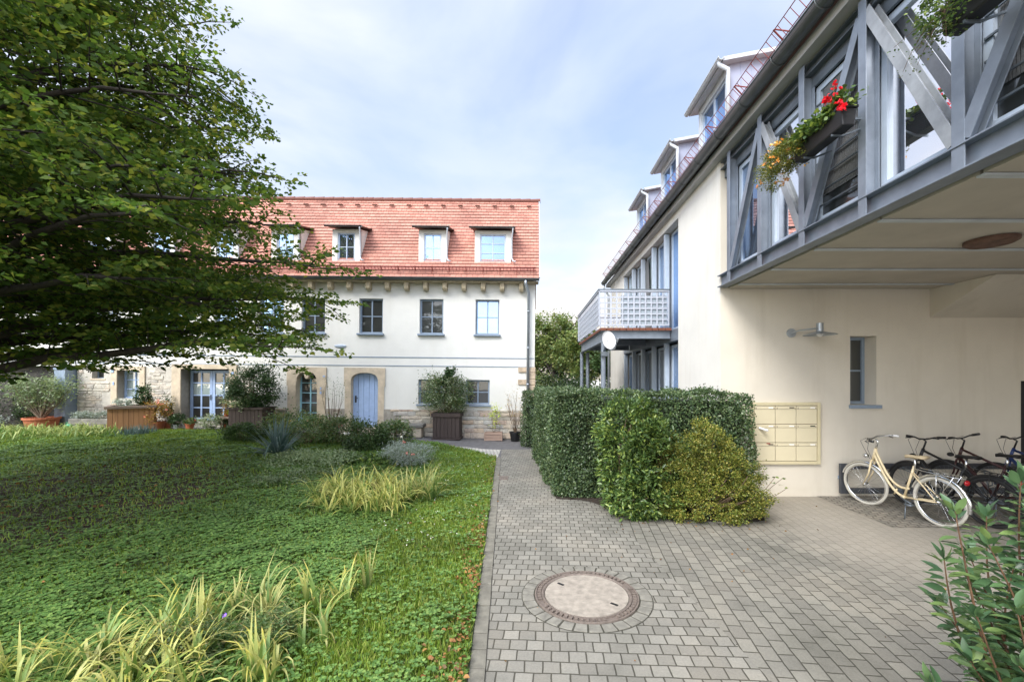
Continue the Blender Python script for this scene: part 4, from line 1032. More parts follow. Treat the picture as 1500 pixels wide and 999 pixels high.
# ------------------------------------------------------------------ bicycles (built along +x, rear hub at x=0)
def bicycle(label, loc, heading, col, tyre, saddle_m, step=True, bar='city', rim=None, rack=True, steer=0.0, lean=0.0, mud=None, tube_r=.017, WR=.335):
    B = root('bicycle', (loc[0], loc[1], 0), label, 'bicycle', 'bicycles parked at the passage wall')
    H = Matrix.Identity(4); wb = 1.05
    fork = MB(); 
    def K(mb, name, mat, parent=B, smooth=True, bevel=0): 
        o = mb.build(name, mat, parent if parent is B else None, smooth, bevel, world=False)
        if parent is not B: o.parent = parent
        return o
    rake = Vector((-.30, 0, 1)).normalized()
    hub_f = Vector((wb, 0, WR)); crown = hub_f+Vector((-.14, 0, .40)); head_t = crown+rake*.20; head_b = crown+rake*.02
    bb = Vector((.46, 0, .28)); seat_t = Vector((.30, 0, .78)); hub_r = Vector((0, 0, WR))
    def rot(p):   # steering about the head axis
        p = Vector(p); q = Matrix.Rotation(steer, 4, rake); return q @ (p-crown)+crown
    for hub, st in ((hub_r, False), (hub_f, True)):
        tr = (lambda p: rot(p)) if st else (lambda p: Vector(p))
        mb = MB(); mb.torus(hub, WR-.02, .021, 'y', 48, 8); mb.v = [tuple(tr(v)) for v in mb.v]; W = K(mb, 'wheel', tyre)
        mb = MB(); mb.torus(hub, WR-.045, .011, 'y', 48, 6, sy=1.3); mb.v = [tuple(tr(v)) for v in mb.v]; K(mb, 'rim', rim or M['chrome'], W)
        mb = MB()
        for k in range(28):
            a = 2*PI*k/28; a2 = a+(.9 if k % 2 else -.9); s_ = .025 if k % 4 < 2 else -.025
            mb.tube([hub+Vector((.02*math.cos(a2), s_, .02*math.sin(a2))), hub+Vector(((WR-.05)*math.cos(a), 0, (WR-.05)*math.sin(a)))], .0014, 4, False)
        mb.tube([hub+Vector((0, -.045, 0)), hub+Vector((0, .045, 0))], .022, 10); mb.v = [tuple(tr(v)) for v in mb.v]; K(mb, 'spokes', M['chrome'] if rim is None else M['steel_dark'], W)
    mb = MB(); t = tube_r
    mb.tube([head_b-rake*.02, head_t], t*1.25, 10)
    if step:
        for off in (0, .085):
            p0 = head_t-rake*(.03+off*.9); p3 = bb+Vector((0, 0, .0)) if off else Vector((.385, 0, .51-.09))
            pts = []
            for k in range(13):
                u = k/12; c1 = p0+Vector((-.15, 0, -.33)); c2_ = Vector((.62, 0, .30 if off else .36))
                pts.append(((1-u)**3)*p0+3*u*(1-u)**2*c1+3*u*u*(1-u)*c2_+u**3*p3)
            mb.tube(pts, t, 10)
        mb.tube([Vector((.56, 0, .375)), Vector((.60, 0, .29))], t*.7, 8)
    else:
        mb.tube([head_t-rake*.03, Vector((.325, 0, .70))], t*1.05, 10); mb.tube([head_b+rake*.02, bb], t*1.3, 10)
    mb.tube([bb, seat_t-Vector((-.005, 0, .02))], t, 10); mb.tube([bb+Vector((0, -.035, 0)), bb+Vector((0, .035, 0))], .026, 12)
    for s_ in (-1, 1):
        mb.tube([bb+Vector((-.02, s_*.02, 0)), hub_r+Vector((0, s_*.055, 0))], t*.55, 8)
        mb.tube([Vector((.33, s_*.015, .66)), hub_r+Vector((.0, s_*.055, 0))], t*.5, 8)
    K(mb, 'frame', col)
    mb = MB()
    for s_ in (-1, 1): mb.tube([rot(crown+Vector((0, s_*.04, 0))), rot(crown+Vector((.04, s_*.05, -.2))), rot(hub_f+Vector((0, s_*.05, 0)))], [t*.8, t*.7, t*.5], 8)
    mb.tube([rot(crown+Vector((0, -.045, 0))), rot(crown+Vector((0, .045, 0)))], t*.8, 8); K(mb, 'fork', col)
    st_t = head_t+rake*.12
    mb = MB(); mb.tube([rot(head_t), rot(st_t), rot(st_t+Vector((.05 if bar == 'flat' else .03, 0, .03)))], .0125, 8)
    c_ = st_t+Vector((.05, 0, .03))
    if bar == 'city': bp = [(-.17, -.29, .02), (-.07, -.26, .03), (.04, -.12, .02), (.03, 0, 0), (.04, .12, .02), (-.07, .26, .03), (-.17, .29, .02)]
    else: bp = [(-.05, -.33, .04), (-.02, -.17, .03), (0, -.07, 0), (0, .07, 0), (-.02, .17, .03), (-.05, .33, .04)]
    mb.tube([rot(c_+Vector(p)) for p in bp], .0115, 8); hb = K(mb, 'handlebar', M['chrome'] if col is M['cream_paint'] else M['black'])
    for s_ in (0, -1):
        e0, e1_ = Vector(bp[s_]), Vector(bp[1 if s_ == 0 else -2]); mb = MB(); mb.tube([rot(c_+e0+(e0-e1_)*.0), rot(c_+e0*.35+e1_*.65 if bar == 'city' else c_+e0*.3+e1_*.7)], .019, 10)
        K(mb, 'grip', M['white'] if (col is M['cream_paint'] and s_ == 0) else M['black'], hb)
        mb = MB(); q0 = c_+e0*.2+e1_*.8; mb.tube([rot(q0+Vector((.015, 0, -.005))), rot(q0+Vector((.05, 0, -.02))), rot(c_+e0*.75+e1_*.25+Vector((.05, 0, -.03)))], .0065, 6); K(mb, 'brake_lever', M['black'], hb)
    mb = MB()
    for s_ in (-1, 1): mb.tube([rot(c_+Vector((.04, s_*.14, .02))), rot(c_+Vector((.14, s_*.10, -.03))), rot(c_+Vector((.13, s_*.03, -.18))), rot(crown+Vector((.03, s_*.02, .02)))], .003, 5)
    K(mb, 'cable', M['black'])
    # saddle
    mb = MB(); mb.tube([seat_t-Vector((0, 0, .08)), seat_t+Vector((-.012, 0, .09))], .0135, 8); K(mb, 'seat_post', M['chrome'])
    S0 = seat_t+Vector((-.02, 0, .115)); vs = []; fs = []; prof = [(-.13, .085, .01), (-.11, .095, .015), (-.04, .075, .008), (.03, .035, .002), (.10, .02, .0), (.145, .012, -.01)]
    for x_, w_, z_ in prof:
        for k in range(8):
            a = 2*PI*k/8; vs.append(S0+Vector((x_, w_*math.cos(a), z_+(.022 if math.sin(a) > 0 else .028)*math.sin(a))))
    for j in range(5):
        for k in range(8): fs.append((j*8+k, j*8+(k+1) % 8, (j+1)*8+(k+1) % 8, (j+1)*8+k))
    fs += [tuple(range(7, -1, -1)), tuple(40+k for k in range(8))]
    mb = MB(); mb.add(vs, fs); K(mb, 'saddle', saddle_m)
    # cranks
    mb = MB()
    for s_, a in ((-1, R(20)), (1, R(200))):
        e = bb+Vector((.17*math.cos(a), s_*.07, .17*math.sin(a))); mb.tube([bb+Vector((0, s_*.06, 0)), e], .010, 6); mb.obox(e+Vector((0, s_*.05, 0)), (.045, 0, 0), (0, .04, 0), (0, 0, .011))
    mb.torus(bb+Vector((0, -.05, 0)), .085, .005, 'y', 24, 5); K(mb, 'crankset', M['steel_dark'])
    mb = MB(); mb.tube([bb+Vector((0, -.05, .085)), hub_r+Vector((0, -.05, .04))], .005, 4); mb.tube([bb+Vector((0, -.05, -.085)), hub_r+Vector((0, -.05, -.04))], .005, 4); K(mb, 'chain', M['steel_dark'])
    if mud:
        for hub, a0, a1, st in ((hub_r, R(-5), R(165), False), (hub_f, R(25), R(190), True)):
            mb = MB(); mb.torus(hub, WR+.012, .026, 'y', 28, 6, a0 if not st else R(20), a1 if not st else R(150)); 
            if not st: 
                mb = MB(); mb.torus(hub, WR+.012, .026, 'y', 28, 6, R(20), R(190))
            if st: mb.v = [tuple(rot(v)) for v in mb.v]
            K(mb, 'mudguard', mud)
    if rack:
        mb = MB()
        for s_ in (-1, 1):
            mb.tube([Vector((.27, s_*.05, .74)), Vector((.15, s_*.065, .73)), Vector((-.27, s_*.065, .72)), Vector((-.30, s_*.04, .72))], .006, 6)
            mb.tube([hub_r+Vector((0, s_*.065, .01)), Vector((-.02, s_*.068, .72))], .005, 6); mb.tube([hub_r+Vector((0, s_*.065, .01)), Vector((-.22, s_*.068, .72))], .005, 6)
        mb.tube([Vector((-.30, -.04, .72)), Vector((-.30, .04, .72))], .006, 6); mb.tube([Vector((.0, -.065, .728)), Vector((.0, .065, .728))], .005, 6)
        K(mb, 'luggage_rack', M['chrome'] if col is M['cream_paint'] else M['black'])
        mb = MB(); mb.sphere((-.325, 0, .665), .036, 12, 8, (.6, 1.2, 1)); K(mb, 'rear_light', M['red_lens'])
    mb = MB(); e = rot(crown+Vector((.10, 0, .06))); mb.sphere(e, .042, 12, 8, (1.1, 1, .8)); K(mb, 'headlight', M['chrome'] if col is M['cream_paint'] else M['black'])
    mb = MB(); mb.tube([Vector((.40, .05, .26)), Vector((.34, .16, .02))], .008, 6); K(mb, 'kickstand', M['steel_dark'])
    B.rotation_euler = (lean, 0, heading)
    return B
def place_bike(front, rear, *a, **k):
    h = math.atan2(front[1]-rear[1], front[0]-rear[0]); return bicycle(k.pop('label'), rear, h, *a, **k)
place_bike((5.38, 6.86), (5.58, 5.83), M['cream_paint'], M['cream_rubber'], M['saddle_tan'], label='cream step-through bicycle with pale tyres, chrome mudguards and cream saddle', mud=M['chrome'], steer=R(8), lean=R(-3))
place_bike((6.0, 6.95), (6.22, 5.8), M['black'], M['rubber'], M['black'], label='black bicycle right behind the cream one, its handlebar above the cream saddle', step=False, bar='flat', rim=M['black'], mud=M['black'], steer=R(-5), lean=R(2))
place_bike((6.78, 6.97), (6.95, 5.9), M['red_paint'], M['rubber'], M['black'], label='dark red and black bicycle, third from the left in the row', step=False, bar='flat', rim=M['black'], mud=M['black'], steer=R(6), lean=R(-2))
place_bike((7.45, 6.97), (7.72, 5.85), M['blue_paint'], M['rubber'], M['black'], label='blue framed bicycle farthest right in the row, mostly behind the others', step=False, bar='flat', rim=M['black'], steer=R(0), lean=R(1), rack=False)

# ------------------------------------------------------------------ vegetation helpers
def leaf_cloud(P, size, flat=.6, tmpl='4', width=1.0, outward=None, droop=0.0):
    n = len(P); D = rdir(n, .5)
    if outward is not None: D = unit(D*.8+outward*.7)
    D[:, 2] -= droop; Nn = rdir(n); Nn[:, 2] = np.abs(Nn[:, 2])+flat
    S = size*rng.uniform(.65, 1.25, n)
    return leaves(P, D, unit(Nn), S, LEAF6 if tmpl == '6' else LEAF4, LEAF6F if tmpl == '6' else LEAF4F, width)

def clumpy(n, c, r, k=40, spread=.28, shell=.55):
    """points in clumps spread through an ellipsoid"""
    c = np.array(c, float); r = np.array(r, float)
    d = rdir(k); rad = rng.uniform(shell, 1.0, k)**.7
    cc = d*rad[:, None]
    i = rng.integers(0, k, n)
    p = cc[i]+rng.normal(size=(n, 3))*spread*rng.uniform(.6, 1.2, k)[i][:, None]
    return c+p*r

def stems_mesh(base, tips, r0, r1, bend=.1, seg=5, n=4):
    mb = MB()
    for t in tips:
        b = Vector(base)+Vector((random.uniform(-.03, .03), random.uniform(-.03, .03), 0)); t = Vector(t); pts = []; off = Vector((random.uniform(-1, 1), random.uniform(-1, 1), 0))*bend*(t-b).length
        for k in range(n+1): u = k/n; pts.append(b.lerp(t, u)+off*math.sin(PI*u))
        mb.tube(pts, [r0+(r1-r0)*k/n for k in range(n+1)], seg)
    return mb

def shrub(name, c, r, n, leafsize, mat, label, cat, group=None, stems=8, width=1.0, k=40, spread=.22, shell=.5, tmpl='4', stem_mat='twig', ground=None, flowers=None, partname='foliage'):
    """c = centre of the crown; ground z under it"""
    zg = float(gz(c[0], c[1])) if ground is None else ground
    rt = root(name, (c[0], c[1], zg), label, cat, group)
    P = clumpy(n, c, r, k, spread, shell); P = P[P[:, 2] > zg+.01]
    V, F = leaf_cloud(P, leafsize, .5, tmpl, width, unit(P-np.array(c)+1e-6)); np_mesh(partname, V, F, M[mat], rt)
    tips = [Vector(c)+Vector((random.uniform(-.7, .7)*r[0], random.uniform(-.7, .7)*r[1], random.uniform(.0, .7)*r[2])) for _ in range(stems)]
    if stems: stems_mesh((c[0], c[1], zg), tips, .012 if r[2] < 1 else .03, .004, .12).build('stems', M[stem_mat], rt)
    if flowers:
        fm, fn, fs, fname = flowers
        Q = clumpy(fn, c, np.array(r)*1.08, max(3, fn//3), .12, .85); Q = Q[Q[:, 2] > c[2]-.3*r[2]]
        blossoms(Q, fs, fm, rt, fname)
    return rt

def blossoms(Q, size, mat, parent, name='flowers', petals=7):
    P = np.repeat(Q, petals, 0)+rng.normal(size=(len(Q)*petals, 3))*size*.25
    V, F = leaf_cloud(P, size, .2, '4', 1.6); return np_mesh(name, V, F, M[mat], parent)

def straps(B, L, W, az, lean, droop, nseg=7):
    """strap-shaped blades: base B (n,3), length, width, azimuth, initial lean from vertical, bend; returns V,F,t"""
    n = len(B); t = np.linspace(0, 1, nseg+1)
    kink = (rng.random(n) < .35)*rng.uniform(.8, 1.9, n); ang = lean[:, None]+droop[:, None]*t[None]**1.8+kink[:, None]/(1+np.exp(-(t[None]-rng.uniform(.45, .85, n)[:, None])*18))
    step = (L/nseg)[:, None]
    h = np.cumsum(np.concatenate([np.zeros((n, 1)), np.sin(ang[:, :-1])*step], 1), 1); z = np.cumsum(np.concatenate([np.zeros((n, 1)), np.cos(ang[:, :-1])*step], 1), 1)
    d = np.stack([np.cos(az), np.sin(az)], -1); s = np.stack([-np.sin(az), np.cos(az)], -1)
    tw = rng.uniform(-.6, .6, n)
    wid = W[:, None]*np.clip(np.minimum(.6+t*1.2, (1.02-t)*1.5), .02, 1)[None]
    C = np.concatenate([B[:, None, :2]+h[..., None]*d[:, None, :], (B[:, 2:3]+z)[..., None]], -1)
    sv = np.concatenate([s[:, None, :]*np.cos(tw)[:, None, None]*np.ones((1, nseg+1, 1)), np.sin(tw)[:, None, None]*np.ones((n, nseg+1, 1))*.6], -1)
    Lf, Rt = C-sv*wid[..., None]*.5, C+sv*wid[..., None]*.5
    fold = np.zeros_like(C); fold[..., 2] = -.12*wid
    V = np.stack([Lf, C+fold, Rt], 2).reshape(n, -1, 3)
    k = 3*(nseg+1); f = []
    for i in range(nseg):
        a = 3*i; f += [[a, a+1, a+4, a+3], [a+1, a+2, a+5, a+4]]
    F = (np.arange(n)[:, None, None]*k+np.array(f)[None]).reshape(-1, 4)
    T = np.repeat(t, 3)[None].repeat(n, 0).ravel()
    return V.reshape(-1, 3), F, T

def strap_clump(name, c, n, L, W, mat, label, cat, group=None, spread=.12, droop=(.4, 2.2), lean=(.05, .6), mb_extra=None, fans=None):
    z = float(gz(c[0], c[1]))
    rt = root(name, (c[0], c[1], z), label, cat, group)
    if fans:   # iris grow in flat fans
        fc = rng.normal(size=(fans, 2))*spread; fa = rng.uniform(0, 2*PI, fans); i = rng.integers(0, fans, n)
        B = np.stack([c[0]+fc[i, 0], c[1]+fc[i, 1], np.full(n, z)], -1)+rng.normal(size=(n, 3))*np.array([.012, .012, 0])
        az = fa[i]+PI*rng.integers(0, 2, n)+rng.normal(size=n)*.3
    else:
        B = np.stack([c[0]+rng.normal(size=n)*spread, c[1]+rng.normal(size=n)*spread, np.full(n, z)], -1); az = rng.uniform(0, 2*PI, n)
    V, F, T = straps(B, L*rng.uniform(.6, 1.15, n), W*rng.uniform(.7, 1.2, n), az, rng.uniform(*lean, n), rng.uniform(*droop, n))
    V[:, 2] = np.maximum(V[:, 2], z+.008+rng.uniform(0, .01, len(V)))
    np_mesh('blades', V, F, M[mat], rt, T, smooth=True)
    return rt

# ------------------------------------------------------------------ the big hornbeam at the left
TX, TY, TZ = -9.1, 6.1, float(gz(-9.1, 6.1))
TR = root('hornbeam_tree', (TX, TY, TZ), 'big spreading green deciduous tree shading the lawn at the left', 'tree')
def env(z):   # crown radius at height z
    zs = [1.9, 2.4, 3.3, 4.4, 5.5, 6.8, 7.8, 9.0, 10.5, 12.0]; rs = [4.3, 5.5, 5.85, 5.75, 5.2, 4.55, 3.9, 3.1, 2.0, .5]
    return np.interp(z, zs, rs)
tb = MB(); mtw = MB()
tb.tube([(TX, TY, TZ-.1), (TX+.02, TY, TZ+.5), (TX-.03, TY+.04, 2.4), (TX+.05, TY, 4.5), (TX, TY+.08, 7), (TX+.05, TY, 9), (TX, TY, 11)], [.36, .27, .24, .2, .13, .07, .02], 14)
LP, LD = [], []
def spray(p0, d, L, lvl):
    """a flat twig with leaves both sides"""
    n = max(3, int(L/.06)); side = d.cross(Vector((0, 0, 1))).normalized()
    for k in range(n):
        u = (k+1)/n; p = p0+d*(L*u)+Vector((0, 0, -.10*L*u*u))
        for s_ in (-1, 1):
            for _q in range(1 if random.random() < .75 else 2):
                LP.append(p+side*s_*.012+Vector((random.gauss(0, .02), random.gauss(0, .02), random.gauss(0, .025)))); LD.append(d*.7+side*s_*random.uniform(.4, 1.1)+Vector((0, 0, random.uniform(-.8, .2))))
nl = 185
for i in range(nl):
    f = (i+.5)/nl; z0 = 1.85+f**1.05*8.0; az = i*2.39996+random.uniform(-.2, .2)
    tzip = z0+random.uniform(.2, .9)+(1.6*f); 
    if f < .3: tzip = max(2.75, z0+random.uniform(.5, 1.6))
    Rr = float(env(min(11.6, tzip)))*random.uniform(.72, 1.04)
    d = Vector((math.cos(az), math.sin(az), 0)); rise = tzip-z0
    # parts of the crown far outside what can be seen get fewer twigs
    pts = []; nn = 9
    wv = Vector((-d.y, d.x, 0))*random.uniform(-.5, .5)
    for k in range(nn+1):
        u = k/nn; pts.append(Vector((TX, TY, z0))+d*(Rr*u)+Vector((0, 0, rise*(1.7*u-.7*u*u)-.25*u**3))+wv*math.sin(PI*u)+Vector((0, 0, random.uniform(-.05, .05))))
    r0 = .05*(1-f)+.03; tb.tube(pts, [r0*(1-k/nn)**.8+.007 for k in range(nn+1)], 6)
    ns = int((10+Rr*2.9)*(1 if d.x > -.35 else .4))
    for j in range(ns):
        u = .16+.84*(j+random.random())/ns; q = u*nn; k = min(nn-1, int(q)); p = pts[k].lerp(pts[k+1], q-k)
        ax_ = (pts[min(nn, k+1)]-pts[k]).normalized(); s_ = 1 if j % 2 else -1
        sd = (ax_*random.uniform(.5, .95)+Vector((-ax_.y, ax_.x, 0))*s_*random.uniform(.6, 1.1)+Vector((0, 0, random.uniform(-.22, .55)))).normalized()
        SL = (.2+1.3*(1-abs(u-.42)))*random.uniform(.6, 1.15)*(1 if Rr > 3 else .7)
        e = p+sd*SL+Vector((0, 0, -.12*SL)); tb.tube([p, p.lerp(e, .5)+Vector((0, 0, .04)), e], [.013, .009, .004], 4, False)
        nt_ = int(SL/.105)
        for m_ in range(nt_):
            v = .12+.88*(m_+random.random())/nt_; pp = p.lerp(e, v); s2_ = 1 if m_ % 2 else -1
            td = (sd*random.uniform(.5, 1)+Vector((-sd.y, sd.x, 0))*s2_*random.uniform(.5, 1.1)+Vector((0, 0, random.uniform(-.2, .5)))).normalized()
            TL = random.uniform(.14, .34); spray(pp, td, TL, 0)
        spray(e-sd*.1, sd, .3, 0)
tb.build('trunk', M['bark'], TR, smooth=True)
LP = np.array([tuple(p) for p in LP]); LD = np.array([tuple(p) for p in LD])
nn_ = rdir(len(LP), 1)*1.0+np.array([0, 0, .55]); V, F = leaves(LP, LD, unit(nn_), .088*rng.uniform(.55, 1.25, len(LP)), LEAF4, LEAF4F, 1.0)
np_mesh('crown', V, F, M['leaf_tree'], TR)
print('tree leaves', len(LP))

# ------------------------------------------------------------------ hedges
def hedge(name, boxes, label, dens=3400, leaf=.036, mat='leaf_hedge'):
    """boxes: list of (polygon footprint corner lists [(x,y)...] convex, height)"""
    cx = np.mean([p[0] for b in boxes for p in b[0]]); cy = np.mean([p[1] for b in boxes for p in b[0]])
    rt = root(name, (float(cx), float(cy), 0), label, 'hedge')
    core = MB(); Ps, Ns = [], []
    for poly, h in boxes:
        n = len(poly); c = np.mean(poly, 0)
        inner = []
        for i in range(n):
            p0, p1, p2 = np.array(poly[i-1]), np.array(poly[i]), np.array(poly[(i+1) % n])
            def off(a, b):
                nr = np.array([(b-a)[1], -(b-a)[0]])/np.linalg.norm(b-a)
                if np.dot(nr, c-(a+b)/2) < 0: nr = -nr
                return a+nr*.14, b-a
            (a1, d1), (a2, d2) = off(p0, p1), off(p1, p2)
            t = np.linalg.solve(np.array([d1, -d2]).T, a2-a1)[0] if abs(d1[0]*d2[1]-d1[1]*d2[0]) > 1e-3 else 1
            inner.append(tuple(a1+d1*t))
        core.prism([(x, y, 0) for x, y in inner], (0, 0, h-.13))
        for i in range(n):
            a, b = np.array(poly[i]), np.array(poly[(i+1) % n]); L = np.linalg.norm(b-a); m = int(L*h*dens)
            u = rng.uniform(0, 1, m); z = rng.uniform(0, 1, m)*h; nr = np.array([(b-a)[1], -(b-a)[0]])/L
            if np.dot(nr, (a+b)/2-c) < 0: nr = -nr
            wob = .035*np.sin(u*L*3.1+z*2.7)+.03*np.sin(u*L*7.3-z*5.9)-.02
            edge = -.05*np.clip((z/h-.93)/.07, 0, 1)**2
            dd = rng.normal(size=m)*.022+wob+edge-.05*rng.random(m)
            P = np.stack([a[0]+(b-a)[0]*u+nr[0]*dd, a[1]+(b-a)[1]*u+nr[1]*dd, z], -1); Ps.append(P); Ns.append(np.repeat([[nr[0], nr[1], .35]], m, 0))
        # top
        xs = [p[0] for p in poly]; ys_ = [p[1] for p in poly]
        m = int((max(xs)-min(xs))*(max(ys_)-min(ys_))*dens); X = rng.uniform(min(xs), max(xs), m); Y = rng.uniform(min(ys_), max(ys_), m)
        ins = np.ones(m, bool)
        for i in range(n):
            a, b = poly[i], poly[(i+1) % n]; cr = (b[0]-a[0])*(Y-a[1])-(b[1]-a[1])*(X-a[0]); cc = (b[0]-a[0])*(c[1]-a[1])-(b[1]-a[1])*(c[0]-a[0]); ins &= (cr*cc > 0)
        X, Y = X[ins], Y[ins]; Z = h+.025*np.sin(X*4+Y*3)+.02*np.sin(X*9-Y*7)+rng.normal(size=len(X))*.022
        Ps.append(np.stack([X, Y, Z], -1)); Ns.append(np.repeat([[0, 0, 1.0]], len(X), 0))
    core.build('shade_core', M['hedge_core'], rt)  # solid core, near-black for the shade inside the hedge
    P = np.concatenate(Ps); Nn = np.concatenate(Ns); D = unit(rdir(len(P))+Nn*.55)
    # some shoots stick out
    sh = rng.random(len(P)) < .03; P[sh] += Nn[sh]*rng.uniform(.02, .09, sh.sum())[:, None]
    V, F = leaves(P, D, unit(rdir(len(P))*.8+Nn*.7), leaf*rng.uniform(.7, 1.3, len(P)), LEAF4, LEAF4F, 1.25); np_mesh('foliage', V, F, M[mat], rt)
    return rt
hedge('privet_hedge', [([(.12, 11.1), (.40, 7.35), (1.15, 7.25), (1.0, 11.1)], 1.73), ([(.42, 7.30), (1.9, 7.0), (3.55, 6.75), (3.50, 7.22), (3.15, 7.3), (3.1, 8.05), (.95, 8.15)], 1.76)], 'clipped dark green privet hedge turning the corner along the brick path')
hedge('privet_hedge', [([(-.24, 12.75), (.02, 12.45), (1.6, 12.4), (1.6, 13.3), (-.1, 13.3)], 1.58)], 'short piece of clipped hedge by the downpipe at the far end of the path', 1300, .045)

# shrubs in front of the hedge
def bush(label, blobs, n, leaf, mat, stems, wid, name='shrub', tmpl='4', k=60, spread=.16, flat_dir=None):
    c0 = blobs[0][0]; rt = root(name, (c0[0], c0[1], 0), label, 'shrub')
    tot = sum(b[1][0]*b[1][1]*b[1][2] for b in blobs); Ps, Os = [], []
    for c, r in blobs:
        P = clumpy(int(n*(r[0]*r[1]*r[2])/tot), c, r, k, spread, .6); P = P[P[:, 2] > .01]; Ps.append(P); Os.append(unit(P-np.array(c)+1e-6))
    P, O = np.concatenate(Ps), np.concatenate(Os)
    V, F = leaf_cloud(P, leaf, .4, tmpl, wid, O); np_mesh('foliage', V, F, M[mat], rt)
    if stems:
        tips = []
        for _ in range(stems):
            c, r = random.choice(blobs); tips.append(Vector(c)+Vector((random.uniform(-.8, .8)*r[0], random.uniform(-.8, .8)*r[1], random.uniform(-.1, .75)*r[2])))
        stems_mesh((c0[0], c0[1], 0), tips, .014, .005, .1).build('stems', M['twig'], rt)
    return rt
bush('glossy bright green shrub with upright stems in front of the hedge corner', [((1.52, 6.5, 1.16), (.50, .42, .54)), ((1.42, 6.45, .72), (.42, .38, .5)), ((1.85, 6.35, .8), (.45, .36, .62)), ((1.75, 6.2, .3), (.6, .3, .32)), ((1.35, 6.5, .3), (.25, .3, .35))], 19000, .068, 'leaf_gloss', 30, .55, k=60, spread=.12, tmpl='6')
bush('golden green small-leaved shrub sloping down towards the letterboxes', [((2.45, 6.25, .92), (.48, .42, .50)), ((2.75, 6.2, .60), (.55, .42, .52)), ((2.2, 6.15, .5), (.4, .38, .55)), ((3.02, 6.1, .28), (.36, .36, .32)), ((2.6, 6.0, .28), (.8, .3, .3))], 42000, .026, 'leaf_box', 20, 1.2, k=75, spread=.085)
# twig beside the letterboxes
tw = root('bare_twig_shoot', (3.45, 6.6, 0), 'thin bare shoot with a few pale leaves below the letterboxes', 'plant')
stems_mesh((3.35, 6.55, .05), [(3.72, 6.5, .52), (3.85, 6.55, .48), (3.62, 6.6, .62), (3.9, 6.5, .35)], .006, .003, .12).build('stems', M['twig'], tw)
P = np.array([(3.72, 6.5, .52), (3.85, 6.55, .48), (3.62, 6.6, .62), (3.9, 6.5, .35), (3.7, 6.52, .42), (3.8, 6.5, .4), (3.6, 6.5, .5)])
V, F = leaf_cloud(np.repeat(P, 3, 0), .05, .4, '6'); np_mesh('foliage', V, F, M['leaf_gloss'], tw)

# foreground laurel at the lower right: leafy shoots
LR = root('laurel_shrub', (2.75, 1.75, 0), 'leafy green laurel-like shrub poking into the near right corner', 'shrub')
mb = MB(); LP, LD, LN = [], [], []
shoots = [((2.30, 2.05, .25), (2.06, 2.08, 1.36)), ((2.3, 1.9, .1), (2.05, 1.8, .8)), ((2.3, 1.9, .1), (1.98, 1.9, .95)), ((2.35, 2.05, .1), (2.2, 2.15, 1.0)), ((2.45, 2.0, .1), (2.3, 1.9, 1.25)), ((2.5, 2.0, .1), (2.42, 2.15, 1.05)), ((2.4, 1.9, .1), (2.35, 1.75, .9)), ((2.3, 2.0, .05), (2.1, 1.95, .45)), ((2.4, 1.9, .05), (2.25, 1.8, .6)), ((2.5, 2.1, .1), (2.6, 2.2, 1.5)), ((2.4, 2.0, .25), (2.52, 2.05, 1.72)), ((2.35, 2.0, .2), (1.93, 2.0, 1.16)), ((2.3, 1.95, .2), (2.1, 1.85, 1.0)), ((2.3, 2.0, .1), (2.0, 1.95, .72)),
          ((2.5, 1.95, .2), (2.35, 2.0, 1.38)), ((2.6, 1.9, .2), (2.62, 1.95, 1.4)), ((2.5, 1.9, .2), (2.28, 1.85, .95)), ((2.5, 1.95, .2), (2.45, 1.8, 1.15)), ((2.6, 2.1, .2), (2.75, 2.2, 1.55)), ((2.4, 2.1, .2), (2.25, 2.2, 1.1)), ((2.3, 2.0, .1), (1.98, 2.1, .5)),
          ((2.7, 1.9, .2), (2.8, 1.9, 1.2)), ((2.6, 2.2, .2), (2.5, 2.35, 1.25)), ((2.35, 2.1, .1), (2.1, 2.2, .85)), ((2.4, 1.8, .1), (2.15, 1.7, .6)), ((2.55, 1.8, .1), (2.5, 1.7, .8)), ((2.45, 2.0, .2), (2.16, 2.02, 1.22)), ((2.55, 2.0, .2), (2.4, 2.1, 1.5))]
for a, b in shoots:
    a, b = Vector(a), Vector(b); d = (b-a); L = d.length; pts = []
    off = Vector((random.uniform(-.14, .14), random.uniform(-.1, .1), 0))
    for k in range(9): u = k/8; pts.append(a.lerp(b, u)+off*math.sin(PI*u))
    mb.tube(pts, [.008*(1-k/8)+.0025 for k in range(9)], 6)
    nlv = int(L/.026)
    for k in range(nlv):
        u = .22+.78*(k+1)/nlv; q = min(7.999, u*8); i = int(q); p = pts[i].lerp(pts[i+1], q-i); ax_ = (pts[i+1]-pts[i]).normalized()
        for s_ in (0, 1):
            az = k*1.57+s_*PI+random.uniform(-.4, .4); o = Vector((math.cos(az), math.sin(az), 0)); dr = (o*1.0+ax_*(.15+.9*(u > .95))+Vector((0, 0, random.uniform(-.25, .25)))).normalized()
            LP.append(p+dr*.01); LD.append(dr); LN.append(Vector((0, 0, 1))+Vector((random.gauss(0, .3), random.gauss(0, .3), 0)))
    for _ in range(3): LP.append(b); LD.append((d.normalized()+Vector((random.uniform(-.6, .6), random.uniform(-.6, .6), .2))).normalized()); LN.append(Vector((random.gauss(0, 1), random.gauss(0, 1), .3)))
mb.build('stems', M['stem_red'], LR)
LONG = np.array([[0,0,0],[.16,.15,.03],[.24,.38,.06],[.22,.62,.05],[.11,.85,.0],[0,1,-.06],[-.11,.85,.0],[-.22,.62,.05],[-.24,.38,.06],[-.16,.15,.03],[0,.15,0],[0,.38,.0],[0,.62,-.01],[0,.85,-.03]], float)
LONGF = np.array([[0,1,10,10],[0,10,9,9],[1,2,11,10],[10,11,8,9],[2,3,12,11],[11,12,7,8],[3,4,13,12],[12,13,6,7],[4,5,13,13],[13,5,6,6]])
